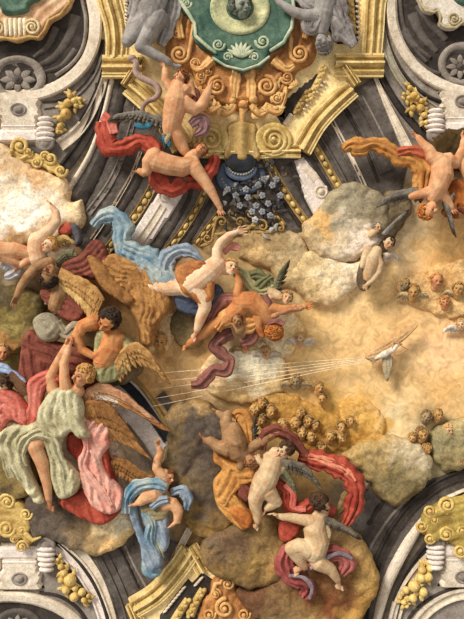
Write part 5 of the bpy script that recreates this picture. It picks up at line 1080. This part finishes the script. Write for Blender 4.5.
rib(k, [(398,154,32,4),(410,152,33,5),(424,156,33,5),(434,170,32,4),(432,186,32,3)], M('cloth', (206,104,66), (170,72,44)), 2, 1.2, 2, 51)
wing(k, [(442,196,32),(446,206,33),(450,218,32)], (.3,1), (.3,1), 14, 20, (WGY2, WD), 7, 2.6); wing(k, [(424,192,30),(412,191,31),(398,194,30),(388,199,28)], (-.1,1), (-1,.7), 10, 13, (WGY2, WGY), 9, 4)
k = thing('cherub', 'child cut by the right edge with ochre cloth, beside the diving child', 'cherub', (466, 176), 28)
figure(k, 'peach', [[(474,190,30,10),(474,176,30,10)], [(470,176,32,8),(464,168,32,6),(460,162,32,5)], [(476,160,30,7),(480,150,30,7)]], None, [], [((460,162,32),(-.6,-1,0),(-1,.5,0),8)])
cloth(k, [(450,186),(458,178),(470,184),(480,196),(480,214),(466,212),(458,204),(460,216),(448,214),(444,210),(454,200)], 24, 7, ORANGE2, [[(454,184),(464,204)]], 6, 1.6, 29); rib(k, [(446,212,22,4),(456,206,24,4),(466,208,24,5)], MAROON, 1, 1, 3, 52)
wing(k, [(448,206,26),(450,198,27),(456,190,27)], (1,.6), (.5,1), 6, 8, (WW, WW), 5, 2)

k = thing('cherub', 'pale grey winged child flying down beside the stippled cloud', 'cherub', (380, 256), 22)
figure(k, 'pale', [[(376,252,24,6),(372,258,25,7),(370,268,24,6.6),(368,276,23,5)], [(376,256,26,4),(380,264,26,3.2),(378,272,26,2.8)], [(378,272,26,2.8),(372,280,25,2.4),(367,284,24,2)], [(368,250,25,4.4),(364,258,26,3.4),(362,266,26,2.6)]],
       ((387,244,27), 6.5, (.1,.3,.9), (.3,-.9,0)), [((367,284,24),(-.6,1,0),(0,0,1),6,.5,1)], [], hair=(HDK, 53, 40, .26))
wing(k, [(384,236,22),(392,226,23),(402,216,22)], (.3,-1), (.8,-.6), 8, 10, (WGY2, WD), 8, 2.6); wing(k, [(384,256,20),(392,254,21),(398,258,20)], (.4,1), (.9,.7), 6, 6, (WW, WW), 6, 2.2)
cloth(k, [(362,262),(368,270),(372,284),(364,290),(358,280)], 18, 4, M('cloth', (120,98,72), (80,62,44)), [[(364,266),(366,286)]], 4, .8, 30)
k = thing('cherub', 'tiny grey child face at the edge of the stippled cloud', 'cherub', (376, 229), 20)
figure(k, 'pale', [[(372,234,17,4),(375,231,18,3.6)]], ((377,228,21), 5, (.4,.1,.9), (0,-1,0)), hair=(HGY, 55, 26, .26))

# ---------------------------------------------------------------- dove and rays
k = thing('dove', 'small winged dove gliding in the golden sky with rays streaming from its beak', 'bird', (386, 352), 14)
mb = MB(); tube(mb, [(376,358,15),(384,354,16),(392,350,16),(396,346,16)], [1.6,3.6,3,1.8], 12); ball(mb, (397,345,16), (2.4,2,2), 12, 8); P, F = remeshed(mb, k, .5); o_ = MB(); o_.v = [tuple(p) for p in P]; o_.f = F; o_.c = [None] * len(P); o_.put('body', k, M('feather', (232,222,204), (200,182,154)))
cloth(k, [(366,358),(371,351),(384,343),(399,335),(418,325),(408,337),(397,346),(388,354),(376,361)], 13, 2.6, M('feather', (214,170,116), (176,130,80)), [[(364,360),(390,350),(418,325)]], 3.2, .8, 31, 'wing', 2, 1.0, .5)
cloth(k, [(383,358),(388,354),(393,357),(393,366),(388,381),(384,373)], 12.5, 2.4, M('feather', (190,172,136), (150,130,98)), [[(388,355),(389,380)]], 2.6, .7, 32, 'wing', 2, 1.0, .5)
mb = MB()
for i in range(5): leaf(mb, (378,357), (366 + i * 1.5, 356 + i * 2), 1.6, 14, 1)
mb.put('tail', k, M('feather', (196,172,134), (160,134,98)))
mb = MB(); leaf(mb, (398,344.5), (402,344), .8, 16, 1); mb.put('beak', k, WB2)
k = thing('halo', 'thin gold triangle halo around the head of the dove', 'halo', (397, 350), 17)
mb = MB(); pts = [(393,341,18),(408,350,18),(391,356,18)]
for a, b in zip(pts, pts[1:] + pts[:1]): tube(mb, [a, b], [.5,.5], 6)
mb.put('frame', k, M('gold', (206,150,92), (176,120,66)))
RAYS = [((374,357),(150,374),'topmost of the pale rays running left from the dove'), ((374,358),(160,382),'second pale ray from the top, ending by the brown wing tip'), ((372,359),(152,390),'middle pale ray running left from the dove'), ((371,360),(158,398),'fourth pale ray, just above the lowest'), ((370,361),(154,406),'lowest and steepest of the pale rays from the dove')]
for a, b, lb in RAYS:
    mb = MB(); n = 14; pts = []; rad = []
    for i in range(n + 1):
        t = i / n; pts.append((a[0] + (b[0] - a[0]) * t, a[1] + (b[1] - a[1]) * t, 13)); rad.append(.18 + .22 * math.sin(PI * t))
    tube(mb, pts, rad, 6); solo('light_ray', mb, M('cloud', (250,236,206), (240,216,176)), lb, 'ray', (260, 380), 13, 'painted rays streaming from the dove')

# ---------------------------------------------------------------- cherub heads in the glory
CH = [ # x, y, r, fwd x, fwd y, skin, hair, wings?, label
 (413,292,6,-.2,.2,'gold','HAU',1,'brown-shaded cherub head with folded wings, below the diving child'),
 (436,281,6,.1,.2,'peach','HOR',0,'orange-haired cherub head above the others near the right edge'),
 (445,302,5,-.2,.1,'peach','HOR',0,'rosy orange cherub head low in the right-hand peach cloud'),
 (458,290,6,-.3,-.1,'gold','HAU',1,'winged cherub head touching the right edge, beside the orange-haired head'),
 (405,284,4.5,.3,.1,'olive','HAU',0,'small olive cherub head left of the brown-shaded winged head'),
 (461,325,5,-.4,0,'pale','HBL',1,'pale winged cherub head at the right edge level with the dove'),
 (319,388,5,.2,.1,'gold','HAU',0,'upper head of the lone pair of cherubs right of the rays'),
 (322,398,4.6,-.1,.3,'gold','HBR',0,'lower head of the lone pair of cherubs right of the rays'),
 (296,381,5.5,-.2,.2,'olive','HAU',1,'olive cherub head with long wings under the rays'),
 (262,403,5,.1,.1,'gold','HAU',0,'topmost head of the left cherub cluster, above the orange cloth child'),
 (255,411,4.6,-.3,.1,'gold','HBL',0,'leftmost head of the cherub cluster above the orange cloth child'),
 (271,411,5,.3,.2,'gold','HAU',0,'right head of the left cherub cluster, under the topmost head'),
 (262,420,4.6,0,.3,'gold','HBR',0,'bottom head of the left cherub cluster, just above the grey wing'),
 (283,424,4.4,.2,0,'gold','HBL',0,'single cherub head between the left and middle clusters'),
 (300,414,4.8,-.2,0,'gold','HAU',0,'top left head of the middle cherub cluster'),
 (308,421,4.8,.2,.2,'gold','HAU',0,'centre head of the middle cherub cluster'),
 (296,424,4.8,-.3,.2,'gold','HBL',0,'left head of the middle cherub cluster'),
 (315,425,4.6,.3,0,'gold','HBR',0,'right head of the middle cherub cluster'),
 (302,433,4.8,0,.3,'gold','HAU',0,'lower head of the middle cherub cluster'),
 (311,438,4.4,.1,.2,'gold','HBL',0,'lowest head of the middle cherub cluster'),
 (330,437,5.2,-.1,0,'gold','HAU',0,'largest head left of the right cherub cluster'),
 (322,448,4.6,.1,.3,'gold','HBR',0,'lowest cherub head above the red cloth'),
 (341,428,5,.2,-.1,'gold','HBR',0,'upper head of the dark cherub pair right of the largest head'),
 (350,421,4.2,.3,0,'gold','HAU',0,'small topmost head at the right end of the clusters'),
 (342,438,4.8,0,.2,'gold','HAU',0,'lower head of the dark cherub pair right of the largest head'),
 (426,417,5.2,-.2,0,'olive','HBR',0,'upper left head of the right-hand cherub group over the pale cloud'),
 (438,415,5,.2,0,'gold','HAU',0,'upper right head of the right-hand cherub group'),
 (422,434,6,0,.2,'gold','HBR',0,'large shaded head in the middle of the right-hand cherub group'),
 (412,438,4.4,-.4,.1,'gold','HAU',0,'leftmost head of the right-hand cherub group'),
 (427,449,4.6,.1,.3,'gold','HAU',0,'bottom head of the right-hand cherub group'),
 (448,430,5,.3,.1,'pale','HBL',0,'pale head at the far right of the right-hand cherub group'),
 (460,462,4,0,.1,'gold','HBR',0,'small head against the grey olive cloud at the right edge'),
 (156,320,7,-.2,.1,'gold','HBL',0,'faint amber cherub head right of the curly-haired angel'),
 (160,343,7,0,-.1,'gold','HBL',0,'lower faint amber cherub head above the golden wing'),
 (300,338,5,-.4,.1,'pale','HBL',1,'white-winged cherub head right of the orange-haired child'),
 (266,352,5,-.2,.1,'pale','HBL',1,'white-winged cherub head under the orange-haired child'),
 (245,346,5,.2,.1,'peach','HBL',1,'pale winged cherub head right of the plum ribbon'),
]
HM = {'HAU': M('hair', (188,142,78), (146,104,54)), 'HBL': M('hair', (220,178,106), (186,138,74)), 'HOR': M('hair', (214,148,76), (176,108,46)), 'HBR': M('hair', (158,118,68), (116,84,46))}
for i, (x, y, r_, fx, fy, sk, hr, wg, lb) in enumerate(CH):
    r_ *= 1.12
    h = 7; k = thing('cherub', lb, 'cherub', (x, y), h + 2, 'cherub heads scattered in the golden sky')
    up = (.35 * math.sin(i * 2.3), -1, .1)
    figure(k, sk, [[(x - 1, y + r_ * .6, h, r_ * .6), (x - fx * 3, y + r_ * .9, h - 2, r_ * .7)]], ((x, y, h + 3), r_, (fx, fy, .9), up), (), (), .5, hair=(HM[hr], 60 + i, 26, .3, .45))
    if wg:
        for s in (-1, 1): wing(k, [(x + s * r_ * .6, y + 3, h), (x + s * (r_ + 3), y + 1, h + 1), (x + s * (r_ + 7), y + 2, h)], (s * .2, 1), (s * .8, 1), 6, 8, (M('feather', (214,184,134), (170,134,84)),) * 2 if sk != 'pale' else (WW, WW), 6, 2)
AMB = .50; SUN = 4.0; EXPO = 0.0
# ================================================================ light and camera
w = bpy.data.worlds.new('World'); bpy.context.scene.world = w; w.use_nodes = True
w.node_tree.nodes['Background'].inputs[0].default_value = (1.0, .96, .90, 1); w.node_tree.nodes['Background'].inputs[1].default_value = AMB
def sun(name, d, e, col, ang):
    l = bpy.data.lights.new(name, 'SUN'); l.energy = e; l.color = col; l.angle = math.radians(ang)
    o = bpy.data.objects.new(name, l); COL.objects.link(o)
    # d = direction light travels, in (x right, y down, z into ceiling)
    o.rotation_euler = Vector(d).to_track_quat('-Z', 'Y').to_euler()
sun('window_daylight', (.62, .70, .62), SUN, (1.0, .95, .86), 20)
cam = bpy.data.cameras.new('camera'); co = bpy.data.objects.new('camera', cam); COL.objects.link(co)
co.location = (0, 0, CAMZ); co.rotation_euler = (PI, 0, 0)
cam.sensor_fit = 'VERTICAL'; cam.sensor_height = 24; cam.lens = 24 * D / (619 * S); cam.clip_end = 100
sc = bpy.context.scene; sc.camera = co
sc.view_settings.view_transform = 'Standard'; sc.view_settings.look = 'None'; sc.view_settings.gamma = 1; sc.view_settings.exposure = EXPO
sc.view_settings.use_curve_mapping = False
